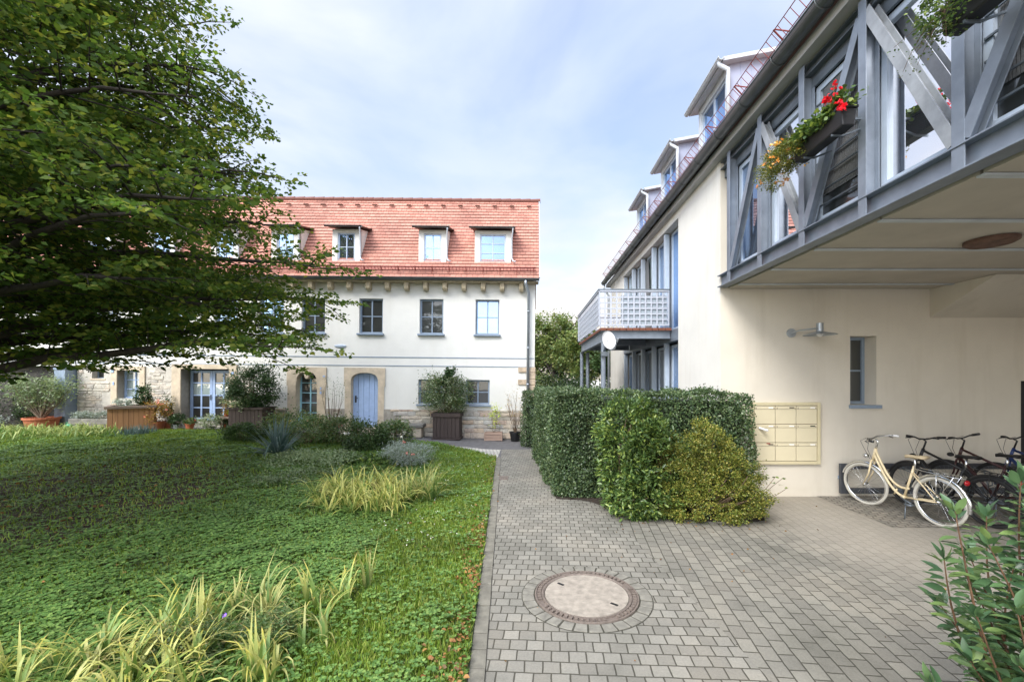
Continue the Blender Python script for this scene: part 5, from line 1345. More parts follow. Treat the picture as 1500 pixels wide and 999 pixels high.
a_ = np.array
V, F = leaves(a_([tuple(p) for p in LP]), a_([tuple(p) for p in LD]), unit(a_([tuple(p) for p in LN])), .090*rng.uniform(.55, 1.25, len(LP)), LONG, LONGF, .74)
me = bpy.data.meshes.new('foliage'); me.from_pydata([tuple(v) for v in V], [], [tuple(dict.fromkeys(f)) for f in F.tolist()]); me.update()
link('foliage', me, M['leaf_laurel'], LR, smooth=True)

# ------------------------------------------------------------------ background trees, bushes and wall beyond
def bg_tree(x, y, h, r, mat, label, zc=None, seed=0, n=9000):
    rt = root('garden_tree', (x, y, -.03), label, 'tree', None)
    mb = MB(); mb.tube([(x, y, -.1), (x+.1, y, h*.35), (x-.1, y, h*.7)], [.22, .17, .06], 8)
    for k in range(7):
        a = k*2.4; mb.tube([(x, y, h*(.3+.05*k)), (x+r*.35*math.cos(a), y+r*.35*math.sin(a), h*(.48+.05*k)), (x+r*.7*math.cos(a), y+r*.7*math.sin(a), h*(.6+.05*k))], [.09, .06, .02], 5)
    mb.build('trunk', M['bark'], rt)
    Ps = []
    for k in range(11):
        a = rng.uniform(0, 2*PI); q = rng.uniform(0, .6)*r; zz = h*rng.uniform(.42, .86); rr = r*rng.uniform(.3, .5)
        Ps.append(clumpy(n//11, (x+q*math.cos(a), y+q*math.sin(a), zz), (rr, rr, rr*.8), 24, .2, .5))
    P = np.concatenate(Ps); V, F = leaf_cloud(P, .17, .4, '4', 1.3); np_mesh('crown', V, F, M[mat], rt)
    return rt
bg_tree(1.6, 30, 7.0, 2.9, 'leaf_bg', 'olive green tree seen in the gap just right of the farmhouse')
bg_tree(3.6, 27, 5.8, 2.8, 'leaf_bg', 'rounded leafy tree behind the balcony, left part of the gap')
bg_tree(5.4, 24, 4.4, 2.3, 'leaf_bg2', 'darker green tree directly behind the balcony posts')
bg_tree(2.5, 34, 5.2, 3.2, 'leaf_bg2', 'dark tree farthest back in the gap between the houses')
bg_tree(.2, 33, 6.0, 3.0, 'leaf_bg', 'pale green tree peeking past the corner downpipe of the farmhouse')
shrub('garden_bush', (1.1, 19.5, .9), (1.3, .8, 1.0), 5000, .10, 'leaf_bg2', 'low dark bush behind the hedge at the gap between the houses', 'bush')
shrub('garden_bush', (3.2, 21.5, .9), (1.7, .9, 1.1), 6000, .10, 'leaf_bg2', 'wide dark bush below the balcony tree', 'bush')
shrub('garden_bush', (-.2, 24, 1.0), (2.2, 1.2, 1.3), 6000, .12, 'leaf_bg', 'light green bush far behind the downpipe corner', 'bush')
mb = MB(); mb.box(-6, 14, 40, 40.3, -.05, 1.9); o = mb.build('garden_wall', M['plaster_white'], None); tag(o, 'low pale garden wall far behind the trees in the gap', 'wall')
# a white parked van glimpsed under the trees
van = root('parked_van', (4.1, 31, 0), 'small white parked car glimpsed under the tree behind the balcony', 'car')
mb = MB(); mb.prism([(2.2, 30.2, .35), (6.2, 30.2, .35), (6.2, 30.2, .85), (5.2, 30.2, .98), (4.6, 30.2, 1.45), (2.9, 30.2, 1.45), (2.3, 30.2, .95)], (0, 1.6, 0)); mb.build('body', M['white'], van, bevel=.08)
mb = MB(); mb.prism([(2.75, 30.19, .98), (4.9, 30.19, .98), (4.5, 30.19, 1.36), (2.98, 30.19, 1.36)], (0, .02, 0)); mb.build('side_window', M['glass_dark'], van)
for x in (3.0, 5.3):
    mb = MB(); mb.torus((x, 30.22, .32), .22, .10, 'y', 20, 8); mb.tube([(x, 30.2, .32), (x, 30.25, .32)], .16, 14); mb.build('wheel', M['rubber'], van)

# left garden wall and what grows there
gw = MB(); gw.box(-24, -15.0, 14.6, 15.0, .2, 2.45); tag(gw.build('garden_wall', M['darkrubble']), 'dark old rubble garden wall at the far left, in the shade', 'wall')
mb = MB(); mb.box(-15.35, -15.0, 13.9, 14.6, .3, 2.3); mb.box(-15.36, -14.99, 13.88, 14.6, 2.3, 2.36); tag(mb.build('gate_pillar', M['frame_grey']), 'dark slate-grey pier between garden wall and farmhouse', 'pillar')
shrub('garden_bush', (-17.9, 13.6, 1.25), (1.0, .6, .8), 6000, .06, 'leaf_dark', 'dark evergreen bush against the garden wall at the far left edge', 'bush')
shrub('garden_bush', (-16.6, 14.2, 1.15), (.35, .3, .55), 2500, .05, 'leaf_bg2', 'small dark conical bush before the old garden wall', 'bush')
shrub('lavender_bush', (-17.0, 12.9, .75), (1.1, .5, .32), 6000, .05, 'leaf_silver', 'grey green low shrub with red flowers at the far left edge of the lawn', 'shrub', flowers=('petal_red', 7, .05, 'flowers'))

def pot(mb, c, r0, r1, h, rim=.03):
    mb.lathe(c, [(r0, 0), (r1, h*.85), (r1+rim, h*.85), (r1+rim, h), (r1, h), (r1-.02, h-.05), (.001, h-.05)], 24)
# big terracotta pot with oleander
gy = 13.55; x = -15.35; zg = float(gz(x, gy))
o = root('potted_oleander', (x, gy, zg), 'large round terracotta bowl with a tall many-stemmed bush at the left', 'potted plant')
mb = MB(); pot(mb, (x, gy, zg), .33, .40, .40); mb.build('pot', M['terracotta'], o)
tips = [(x+random.uniform(-.9, .9), gy+random.uniform(-.3, .3), zg+random.uniform(1.1, 1.55)) for _ in range(30)]
stems_mesh((x, gy, zg+.33), tips, .018, .008, .06).build('stems', M['reed'], o)
P = np.concatenate([np.array(t)*(1-f_)+np.array((x, gy, zg+.4))*f_+rng.normal(size=(k_, 3))*[.12, .12, .14] for t in tips for f_, k_ in ((0, 60), (.25, 35), (.45, 16))]); V, F = leaf_cloud(P, .10, .4, '4', .5); np_mesh('foliage', V, F, M['leaf_olive'], o)
# watering can
x, gy = -14.35, 13.45; zg = float(gz(x, gy)); o = root('watering_can', (x, gy, zg), 'small green plastic watering can beside the terracotta bowl', 'watering can')
mb = MB(); mb.lathe((x, gy, zg), [(.10, 0), (.11, .16), (.08, .2), (.075, .2)], 16); mb.build('body', M['green_plastic'], o)
mb = MB(); mb.tube([(x+.08, gy, zg+.06), (x+.24, gy, zg+.22)], [.02, .012], 8); mb.tube([(x-.10, gy, zg+.05), (x-.17, gy, zg+.14), (x-.1, gy, zg+.24), (x+.03, gy, zg+.25), (x+.06, gy, zg+.19)], .011, 8); mb.build('handle_and_spout', M['green_plastic'], o)
# stone trough with sedum
x, gy = -13.75, 13.6; zg = float(gz(x, gy)); o = root('stone_trough', (x, gy, zg), 'low stone trough overflowing with a grey green cushion plant', 'planter')
mb = MB(); mb.box(x-.62, x+.62, gy-.2, gy+.2, zg+.18, zg+.36); mb.build('trough', M['stone_grey'], o, bevel=.02)
for s_ in (-.45, .45):
    mb = MB(); mb.box(x+s_-.1, x+s_+.1, gy-.17, gy+.17, zg, zg+.178); mb.build('foot', M['stone_grey'], o, bevel=.015)
P = clumpy(4200, (x, gy, zg+.42), (.62, .22, .17), 40, .22); P = P[P[:, 2] > zg+.3]; V, F = leaf_cloud(P, .04, .5); np_mesh('foliage', V, F, M['leaf_silver'], o)
# warm wooden planter box (turned)
x, gy = -12.2, 13.25; zg = float(gz(x, gy))
def plank_box(mb, cap, base, x0, x1, y0, y1, z0, z1, n, m):
    for i in range(n):
        a0 = x0+(x1-x0)*i/n+.004; a1 = x0+(x1-x0)*(i+1)/n-.004; mb.box(a0, a1, y0, y0+.025, z0, z1); mb.box(a0, a1, y1-.025, y1, z0, z1)
    for i in range(m):
        a0 = y0+.026+(y1-y0-.052)*i/m+.003; a1 = y0+.026+(y1-y0-.052)*(i+1)/m-.003; mb.box(x0, x0+.025, a0, a1, z0, z1); mb.box(x1-.025, x1, a0, a1, z0, z1)
o = root('wooden_planter', (x, gy, zg), 'light brown plank planter with a grey cap, set cornerwise before the small blue window', 'planter')
mb = MB(); plank_box(mb, None, None, x-.52, x+.52, gy-.52, gy+.52, zg+.10, zg+.72, 9, 9); mb.build('plank_box', M['wood_warm'], o)
mb = MB(); mb.box(x-.50, x+.50, gy-.50, gy+.50, zg-.02, zg+.10); mb.build('base', M['stone_grey'], o)
mb = MB()
for a in ((x-.58, x+.58, gy-.58, gy-.46), (x-.58, x+.58, gy+.46, gy+.58), (x-.58, x-.46, gy-.459, gy+.459), (x+.46, x+.58, gy-.459, gy+.459)): mb.box(a[0], a[1], a[2], a[3], zg+.723, zg+.80)
mb.build('cap_board', M['wood_cap'], o, bevel=.006)
mb = MB(); mb.box(x-.49, x+.49, gy-.49, gy+.49, zg+.6, zg+.7); mb.build('soil', M['soil'], o)
P = clumpy(1600, (x+.25, gy, zg+1.05), (.2, .2, .36), 16, .25); V, F = leaf_cloud(P, .06, .4); np_mesh('foliage', V, F, M['leaf_dark'], o)
P = clumpy(500, (x-.2, gy-.1, zg+.85), (.25, .2, .15), 10, .25); V, F = leaf_cloud(P, .06, .4); np_mesh('low_foliage', V, F, M['leaf_silver'], o)
o.rotation_euler = (0, 0, R(38))
# pots between planter and french door
def small_pot(x, gy, r, h, pm, fm, label, fr=None, fz=None, flowers=None, n=1200, leaf=.05, name='potted_plant'):
    zg = float(gz(x, gy)); o = root(name, (x, gy, zg), label, 'potted plant', None)
    mb = MB(); pot(mb, (x, gy, zg), r*.75, r, h, .015); mb.build('pot', M[pm], o)
    fr = fr or r*1.5; fz = fz or r*1.5
    P = clumpy(n, (x, gy, zg+h+fz*.7), (fr, fr, fz), 18, .25); V, F = leaf_cloud(P, leaf, .4); np_mesh('foliage', V, F, M[fm], o)
    stems_mesh((x, gy, zg+h-.05), [(x+random.uniform(-.6, .6)*fr, gy+random.uniform(-.6, .6)*fr, zg+h+fz) for _ in range(5)], .006, .003).build('stems', M['twig'], o)
    if flowers: blossoms(clumpy(flowers[1], (x, gy, zg+h+fz*.8), (fr*1.05, fr*1.05, fz*1.05), 10, .1, .9), .045, flowers[0], o)
    return o
small_pot(-11.55, 13.35, .20, .28, 'terracotta', 'leaf_orange', 'terracotta pot of salmon and orange flowers beside the light brown planter', .36, .34, ('petal_pink', 26), 1800)
small_pot(-12.05+.25, 14.0, .14, .2, 'terracotta', 'leaf_dark', 'slim dark green plant behind the orange flowers at the stone jamb', .16, .5)
small_pot(-11.0, 13.45, .11, .18, 'grey_pot', 'leaf_dark', 'grey pot with a small dark bush before the french door', .2, .18)
small_pot(-10.65, 13.5, .12, .2, 'terracotta', 'leaf_rose', 'small terracotta pot with pinkish flowers before the french door', .15, .1, ('petal_pink', 12))
small_pot(-9.95, 13.45, .12, .12, 'black', 'leaf_white', 'low pot of variegated trailing leaves before the french door', .33, .22, None, 1600)
small_pot(-9.75, 13.8, .12, .16, 'terracotta', 'leaf_rose', 'pot with white and magenta flowers at the right french door', .18, .16, ('petal_white', 8))
zg = float(gz(-11.9, 13.1)); mb = MB(); mb.sphere((-11.75, 13.0, zg+.09), .06, 12, 8); mb.lathe((-11.75, 13.0, zg), [(.04, 0), (.05, .05)], 12); tag(mb.build('garden_ornament', M['white'], smooth=True), 'small round white ornament on the paving beside the plank planter', 'ornament')
# small bench with pots
x, gy = -9.42, 13.65; zg = float(gz(x, gy)); o = root('garden_stool', (x, gy, zg), 'little grey wooden stool holding flower pots left of the dark planter', 'stool')
mb = MB(); mb.box(x-.3, x+.3, gy-.16, gy+.16, zg+.36, zg+.42); mb.build('seat', M['wood_cap'], o, bevel=.005)
for sx in (-.24, .24):
    for sy in (-.11, .11):
        mb = MB(); mb.box(x+sx-.03, x+sx+.03, gy+sy-.03, gy+sy+.03, zg, zg+.36); mb.build('leg', M['wood_cap'], o)
def pot_on(x, gy, z, r, h, pm, fm, label, fr, fz, flowers=None, n=700):
    o = root('potted_plant', (x, gy, z), label, 'potted plant'); mb = MB(); pot(mb, (x, gy, z), r*.75, r, h, .01); mb.build('pot', M[pm], o)
    P = clumpy(n, (x, gy, z+h+fz*.6), (fr, fr*.8, fz), 14, .25); V, F = leaf_cloud(P, .045, .4); np_mesh('foliage', V, F, M[fm], o)
    if flowers: blossoms(clumpy(flowers[1], (x, gy, z+h+fz*.7), (fr, fr*.8, fz), 8, .1, .9), .045, flowers[0], o)
pot_on(x-.17, gy, zg+.42, .08, .10, 'terracotta', 'leaf_orange', 'pot of rusty orange grass on the little stool', .14, .26)
pot_on(x+.02, gy-.03, zg+.42, .07, .08, 'grey_pot', 'leaf_yellow', 'pot with bright yellow green leaves in the middle of the stool', .11, .12)
pot_on(x+.21, gy, zg+.42, .07, .08, 'black', 'leaf_white', 'pot with pale dusty leaves at the right end of the stool', .12, .18)
# dark wooden planter with large bush
x, gy = -8.72, 13.55; zg = float(gz(x, gy)); o = root('wooden_planter', (x, gy, zg), 'dark stained wooden tub with a big evergreen bush beside the french doors', 'planter')
mb = MB(); plank_box(mb, None, None, x-.52, x+.52, gy-.34, gy+.34, zg+.05, zg+.70, 9, 6); mb.build('plank_box', M['wood_dark'], o)
mb = MB(); mb.box(x-.56, x+.56, gy-.38, gy+.38, zg+.70, zg+.76); mb.box(x-.56, x+.56, gy-.37, gy+.37, zg, zg+.05); mb.build('rail', M['wood_dark'], o, bevel=.005)
P = clumpy(9500, (x+.0, gy, zg+1.35), (.78, .45, .62), 60, .2); V, F = leaf_cloud(P, .065, .4); np_mesh('foliage', V, F, M['leaf_dark'], o)
P = clumpy(1200, (x-.35, gy-.2, zg+1.0), (.4, .3, .3), 14, .25); V, F = leaf_cloud(P, .06, .4); np_mesh('pale_foliage', V, F, M['leaf_white'], o)
stems_mesh((x, gy, zg+.7), [(x+random.uniform(-.6, .6), gy+random.uniform(-.3, .3), zg+random.uniform(1.2, 1.9)) for _ in range(12)], .02, .006).build('stems', M['twig'], o)
small_pot(-7.75, 13.45, .15, .14, 'blue_pot', 'leaf_yellow', 'light blue bowl of bright yellow green leaves right of the dark tub', .32, .22, ('petal_yellow', 8), 900)
small_pot(-8.0, 13.75, .12, .2, 'black', 'leaf_orange', 'dark pot with reddish foliage at the right corner of the dark tub', .2, .2)
# dark tub with white-flowering bush by the right windows
x, gy = -2.62, 13.85; zg = float(gz(x, gy)); o = root('wooden_planter', (x, gy, zg), 'tall dark wooden tub with a round white-flowering bush between the two low windows', 'planter')
mb = MB(); plank_box(mb, None, None, x-.42, x+.42, gy-.3, gy+.3, zg+.06, zg+.80, 7, 5); mb.build('plank_box', M['wood_dark'], o)
mb = MB(); mb.box(x-.46, x+.46, gy-.34, gy+.34, zg+.72, zg+.84); mb.box(x-.45, x+.45, gy-.33, gy+.33, zg, zg+.05); mb.build('rail', M['wood_dark'], o, bevel=.005)
P = clumpy(9000, (x-.08, gy-.05, zg+1.45), (.80, .45, .66), 60, .18); V, F = leaf_cloud(P, .05, .4); np_mesh('foliage', V, F, M['leaf_rose'], o)
P = clumpy(3200, (x-.08, gy-.2, zg+1.40), (.68, .42, .55), 50, .16); V, F = leaf_cloud(P, .045, .4); np_mesh('blossom', V, F, M['leaf_white'], o)
P = clumpy(1500, (x+.05, gy-.05, zg+1.95), (.28, .25, .32), 12, .2); V, F = leaf_cloud(P, .07, .4); np_mesh('top_foliage', V, F, M['leaf_dark'], o)
stems_mesh((x, gy, zg+.75), [(x+random.uniform(-.7, .6), gy+random.uniform(-.3, .3), zg+random.uniform(1.2, 2.0)) for _ in range(12)], .018, .006).build('stems', M['twig'], o)
# stone bench
x, gy = -3.98, 13.85; zg = float(gz(x, gy)); o = root('stone_bench', (x, gy, zg), 'rough grey stone slab bench at the foot of the farmhouse wall', 'bench')
mb = MB(); mb.box(x-.62, x+.62, gy-.22, gy+.22, zg+.30, zg+.42); mb.build('seat', M['stone_grey'], o, bevel=.03)
for sx in (-.45, .42):
    mb = MB(); mb.box(x+sx-.13, x+sx+.13, gy-.17, gy+.17, zg-.02, zg+.298); mb.build('leg', M['sandstone'], o, bevel=.03)
# crate and thin plants
x, gy = -1.15, 13.95; zg = float(gz(x, gy)); o = root('wooden_crate', (x, gy, zg), 'pale wooden crate planter with a thin tall plant below the right window', 'crate')
mb = MB()
for k in range(3): mb.box(x-.28, x+.28, gy-.15, gy-.13, zg+.01+k*.09, zg+.09+k*.09); mb.box(x-.28, x+.28, gy+.13, gy+.15, zg+.01+k*.09, zg+.09+k*.09)
for sx in (-.28, .255): mb.box(x+sx, x+sx+.025, gy-.129, gy+.129, zg+.01, zg+.27)
for sx in (-.29, .25):
    mb.box(x+sx, x+sx+.04, gy-.165, gy-.151, zg, zg+.28)
mb.build('crate', M['wood_pale'], o)
mb = MB(); mb.box(x-.25, x+.25, gy-.128, gy+.128, zg+.15, zg+.22); mb.build('soil', M['soil'], o)
stems_mesh((x+.03, gy, zg+.2), [(x+.02, gy, zg+1.1), (x+.1, gy, zg+.95), (x-.06, gy, zg+.9), (x-.2, gy, zg+.5)], .007, .003).build('stems', M['twig'], o)
P = np.concatenate([rng.normal(size=(60, 3))*[.07, .06, .09]+np.array(c) for c in ((x+.02, gy, zg+1.05), (x+.1, gy, zg+.9), (x+.05, gy, zg+.6), (x-.05, gy, zg+.85))]); V, F = leaf_cloud(P, .055, .4); np_mesh('foliage', V, F, M['leaf_yellow'], o)
x, gy = -.45, 13.85; zg = 0.0; o = root('potted_plant', (x, gy, zg), 'black plastic pot with a thin nearly bare reddish shrub by the house corner', 'potted plant')
mb = MB(); pot(mb, (x, gy, zg), .13, .17, .30, .015); mb.build('pot', M['black'], o)
tips = [(x+random.uniform(-.28, .25), gy+random.uniform(-.2, .2), zg+random.uniform(.9, 1.6)) for _ in range(16)]
stems_mesh((x, gy, zg+.25), tips, .008, .003, .08).build('stems', M['twig'], o)
P = np.concatenate([np.array(t)+rng.normal(size=(14, 3))*[.05, .05, .14] for t in tips]); V, F = leaf_cloud(P, .035, .4); np_mesh('foliage', V, F, M['leaf_orange'], o)
# slender climber between the doors
x, gy = -6.45, 14.05; zg = float(gz(x, gy)); o = root('slender_shrub', (x, gy, zg), 'thin sparse shrub against the white wall between arched window and blue door', 'shrub')
tips = [(x+random.uniform(-.4, .4), gy+random.uniform(-.08, .08), zg+random.uniform(1.0, 1.75)) for _ in range(12)]
stems_mesh((x, gy, zg), tips, .012, .003, .06).build('stems', M['twig'], o)
P = np.concatenate([np.array(t)+rng.normal(size=(22, 3))*[.09, .05, .13] for t in tips]); V, F = leaf_cloud(P, .035, .4); np_mesh('foliage', V, F, M['leaf_rose'], o)

# ------------------------------------------------------------------ flower beds on the lawn
for (x, y, rx_, ry_, rz2, m, lab, fl) in [
    (-6.9, 12.5, .75, .5, .42, 'leaf_rose', 'rose bush at the left end of the bed, below the arched window', None),
    (-6.0, 11.6, .75, .55, .40, 'leaf_rose', 'dense green rose bush in the middle of the bed with a salmon bloom', ('petal_pink', 3, .07, 'flowers')),
    (-5.2, 12.0, .65, .5, .40, 'leaf_rose', 'rose bush right before the blue plank door', None),
    (-4.35, 11.3, .65, .5, .36, 'leaf_bg2', 'looser dark rose bush with small white blooms left of the lavender', ('petal_white', 7, .07, 'flowers')),
    (-3.75, 11.9, .5, .4, .38, 'leaf_rose', 'rose bush with white blooms nearest the stone bench', ('petal_white', 9, .08, 'flowers')),
    (-7.7, 11.7, .5, .4, .28, 'leaf_bg2', 'low scrubby bush left of the blue-grey yucca', None)]:
    z = float(gz(x, y)); shrub('rose_bush', (x, y, z+rz2*.9), (rx_, ry_, rz2), 4200, .055, m, lab, 'bush', 'rose bushes in the lawn bed', flowers=fl, stems=10, k=34, spread=.2)
shrub('lavender_bush', (-2.72, 9.7, .30), (.52, .42, .26), 9000, .035, 'leaf_silver', 'rounded grey lavender cushion with a few pink blooms beside the path lawn', 'shrub', flowers=('petal_pink', 4, .05, 'flowers'), width=.6)
shrub('low_perennial', (-3.6, 9.6, .12), (.7, .5, .14), 2600, .075, 'leaf_gloss', 'low broad-leaved perennials left of the lavender', 'plant', stems=0, width=1.6)
shrub('low_perennial', (-4.9, 9.7, .22), (.9, .8, .15), 5200, .045, 'leaf_olive', 'feathery grey green ground plant before the rose bushes', 'plant', stems=0)
shrub('low_perennial', (-4.6, 8.3, .10), (.8, .7, .10), 3600, .04, 'leaf_olive', 'flat pale green patch left of the golden irises', 'plant', stems=0)
# yucca
strap_clump('yucca', (-6.05, 10.35), 110, .98, .055, 'yucca', 'spiky blue-grey yucca rosette at the left of the rose bed', 'plant', None, .05, (-.1, .35), (.1, 1.35))
# golden irises, mid lawn
ig = 'yellowing irises in the middle of the lawn'
for i, (x, y, lab) in enumerate([(-2.95, 7.55, 'golden iris clump farthest left of the mid-lawn patch'), (-2.35, 7.75, 'golden iris clump at the back of the mid-lawn patch, below the lavender'), (-2.4, 7.0, 'yellow iris clump at the near left of the mid-lawn patch'), (-1.95, 7.25, 'yellow green iris clump in the centre of the mid-lawn patch'), (-1.5, 7.45, 'greener iris clump nearest the path in the mid-lawn patch'), (-1.95, 6.75, 'pale iris clump at the near end of the mid-lawn patch'), (-2.75, 7.1, 'drooping yellow iris clump on the left slope of the mid-lawn patch')]):
    strap_clump('iris_clump', (x-.22, y-.40), 150, .56 if i != 4 else .66, .026, 'iris_gold' if i != 4 else 'iris', lab, 'plant', ig, .17, (.3, 2.6) if i != 4 else (0, 1.5), (.05, .8), fans=9)
# foreground irises
fg = 'iris clumps at the near edge of the lawn'
for i, (x, y, n, L, lab, dr) in enumerate([
    (-2.95, 3.0, 34, .46, 'withering iris clump farthest left at the near lawn edge', (.5, 2.6)),
    (-2.45, 3.25, 34, .46, 'dry-tipped iris clump second from the left at the near lawn edge', (.3, 2.4)),
    (-2.05, 3.5, 30, .50, 'iris clump with tall broad green blades beside the violet flower', (.1, 1.3)),
    (-2.15, 2.95, 36, .42, 'brown-edged iris clump low in front of the violet flower', (.6, 2.8)),
    (-1.65, 3.35, 30, .46, 'pale arching iris clump right of the violet flower', (.8, 2.4)),
    (-1.60, 2.85, 32, .45, 'yellow iris clump nearest the lower picture edge, by the lawn strip', (.2, 1.9)),
    (-1.42, 3.75, 24, .42, 'small iris clump at the back right of the near bed', (.5, 2.2)),
    (-1.20, 4.0, 9, .48, 'few upright green iris blades standing apart near the grass strip', (-.05, .5)),
    (-3.25, 2.75, 30, .42, 'arching pale iris clump at the far left end of the near bed', (.8, 2.8)),
    (-1.95, 2.68, 34, .40, 'matted yellow iris clump at the very bottom of the near bed, below the violet flower', (.9, 2.9)),
    (-1.35, 2.95, 24, .40, 'loose iris clump reaching over the grass strip at the near right of the bed', (.6, 2.4)),
    (-2.3, 2.62, 34, .38, 'dense low iris clump at the very bottom, left of the matted yellow one', (.9, 2.9)),
    (-2.7, 2.75, 34, .40, 'straw-coloured iris clump at the lowest left of the near bed', (.8, 2.8))]):
    strap_clump('iris_clump', (x-(.40 if x > -2.3 else .1), y), int(n*2.1), L, .026, 'iris' if i in (2, 7) else ('iris_gold' if i in (0, 1, 3, 5, 6, 8, 9, 11) else 'iris'), lab, 'plant', fg, .16 if i != 7 else .04, dr, (.05, .75 if i != 7 else .3), fans=6 if i != 7 else 2)
o = root('aster_plant', (-2.0, 3.05, 0), 'small bushy dark green plant with a violet flower among the near irises', 'plant')
P = np.concatenate([clumpy(2200, (-1.95, 3.2, .13), (.22, .2, .15), 30, .2), clumpy(2600, (-2.4, 3.05, .12), (.3, .22, .14), 30, .2)]); V, F = leaf_cloud(P, .032, .4, '4', .35); np_mesh('foliage', V, F, M['leaf_rose'], o)
blossoms(np.array([(-2.12, 2.98, .36)]), .02, 'petal_violet', o, 'flower', 9)
# pale strap plants at the back left
for i, (x, lab) in enumerate([(-15.6, 'pale strap-leaved clump farthest left along the back of the lawn'), (-14.7, 'pale strap-leaved clump before the terracotta bowl'), (-13.8, 'pale strap-leaved clump before the stone trough'), (-13.0, 'pale strap-leaved clump left of the plank planter'), (-12.5, 'pale strap-leaved clump nearest the plank planter')]):
    strap_clump('strap_leaf_clump', (x, 12.3+.2*(i % 2)), 240, .45, .035, 'hosta', lab, 'plant', 'pale strap-leaved plants along the back of the lawn', .34, (.8, 2.6), (.1, 1.0))
strap_clump('rush_clump', (-11.2, 12.3), 220, .34, .02, 'yucca', 'dark green upright tuft before the plank planter', 'plant', None, .2, (0, .6), (0, .35))

# ------------------------------------------------------------------ lawn growth
def scatter(n, x0, x1, y0, y1, keep):
    X = rng.uniform(x0, x1, n); Y = rng.uniform(y0, y1, n); k = (X < xk(Y)-.01) & (Y < ytop(X)-.02); X, Y = X[k], Y[k]
    k = rng.random(len(X)) < keep(X, Y); X, Y = X[k], Y[k]
    return np.stack([X, Y, gz(X, Y)+.010], -1)
def patch(X, Y): return .5+.5*np.sin(X*1.9+1.1*np.sin(Y*1.3))*np.sin(Y*1.6+.8*np.sin(X*1.1))
def shade(X, Y): return np.clip((np.hypot(X+7.6, Y-6.6)-1.5)/2.2, .24, 1)
def strip(X, Y): return sstep(-1.9, -1.0, X-xk(Y)+.1*np.sin(Y*3))   # grassy strip along the path
# clover
def clover(P, size):
    n = len(P); h = rng.uniform(.010, .045, n)+.03*np.clip(np.sin(P[:, 0]*4.7+2*np.sin(P[:, 1]*2.1))*np.sin(P[:, 1]*5.3+1.5*np.sin(P[:, 0]*3.1)), -.3, 1)+.012; P = P.copy(); P[:, 2] += h
    out = []
    a0 = rng.uniform(0, 2*PI, n)
    for k in range(3):
        a = a0+k*2*PI/3; D = np.stack([np.cos(a), np.sin(a), rng.uniform(-.1, .35, n)], -1); out.append(leaves(P, D, np.repeat([[0, 0, 1.0]], n, 0)+rng.normal(size=(n, 3))*.22, size, LEAF4R, LEAF6F, 1.35))
    return join(out)
LEAF4R = np.array([[0,0,0],[.36,.45,.05],[.34,.9,.03],[0,.96,-.03],[-.34,.9,.03],[-.36,.45,.05]], float)
dens = lambda X, Y: np.clip(4.2/np.maximum(Y, 2.5), .1, 1)**1.2*shade(X, Y)*(.98-.72*strip(X, Y))*(.35+.65*np.clip(patch(X, Y)*1.6, 0, 1))*(.55+.45*(np.sin(X*6.1+Y*2.2)*np.sin(Y*7.3-X*3.1) > -.45))*(X > -1.35*Y-1.2)
P = scatter(430000, -15, -.4, 2.2, 13, dens)
V, F = clover(P, (.018+.0014*P[:, 1])*rng.uniform(.7, 1.3, len(P))); tag(np_mesh('clover', V, F, M['leaf_clover']), 'green clover covering most of the lawn', 'clover', kind='stuff'); print('clover', len(P))
# grass blades
dens = lambda X, Y: np.clip(3.6/np.maximum(Y, 2.5), .12, 1)**1.0*shade(X, Y)**.7*np.clip(.26+.74*np.maximum(strip(X, Y), sstep(10.2, 12, Y)*.9), 0, 1)*(X > -1.35*Y-1.2)
P = scatter(950000, -16, -.4, 2.2, 13.3, dens); n = len(P)
az = rng.uniform(0, 2*PI, n); tilt = rng.uniform(.1, .9, n); D = np.stack([np.cos(az)*tilt, np.sin(az)*tilt, np.ones(n)], -1)
S = (.055+.0022*P[:, 1])*rng.uniform(.6, 1.3, n); GR = np.array([[-.5,0,0],[.5,0,0],[.28,.6,.05],[0,1,.0]], float); 
V, F = leaves(P, D, rdir(n), S, GR, np.array([[0,1,2,3]]), (.0045+.0009*P[:, 1:2]).repeat(1, 1).mean()/.06)
tag(np_mesh('grass', V, F, M['leaf_grass']), 'short green grass along the path and at the back of the lawn', 'grass', kind='stuff'); print('grass', n)
# fallen leaves: on the lawn edge, lawn and paving
n = 420; Y = 2.3+9*rng.random(n)**1.2; Y = np.where(rng.random(n) < .6, rng.choice([2.9, 3.3, 4.3, 5.2, 5.6], n)+rng.normal(size=n)*.16, Y); X = xk(Y)-np.abs(rng.normal(size=n))*.12-.02
Q = np.stack([X, Y, gz(X, Y)+.045+.02*rng.random(n)], -1)
n2 = 80; X2 = rng.uniform(-6, -.5, n2); Y2 = rng.uniform(2.5, 9, n2); Q2 = np.stack([X2, Y2, gz(X2, Y2)+.055], -1)
n3 = 60; X3 = rng.uniform(-.3, 4.5, n3); Y3 = rng.uniform(2.6, 7, n3); X3[:24] = rng.uniform(1, 3.5, 24); Y3[:24] = 5.8+rng.uniform(-.2, .2, 24); Q3 = np.stack([X3, Y3, np.full(n3, .008)], -1)
n4 = 700; rr = 4.2*np.sqrt(rng.random(n4)); aa = rng.uniform(0, 2*PI, n4); X4 = TX+rr*np.cos(aa); Y4 = TY+rr*np.sin(aa); k = (X4 > -1.3*Y4-1); X4, Y4 = X4[k], Y4[k]; Q4 = np.stack([X4, Y4, gz(X4, Y4)+.03], -1)
S = np.concatenate([rng.uniform(.018, .05, n), rng.uniform(.02, .045, n2), rng.uniform(.012, .035, n3), rng.uniform(.04, .07, len(X4))])
Q = np.concatenate([Q, Q2, Q3, Q4]); m = len(Q); D = rdir(m, .15); Nn = rdir(m)*.8+np.array([0, 0, .8])
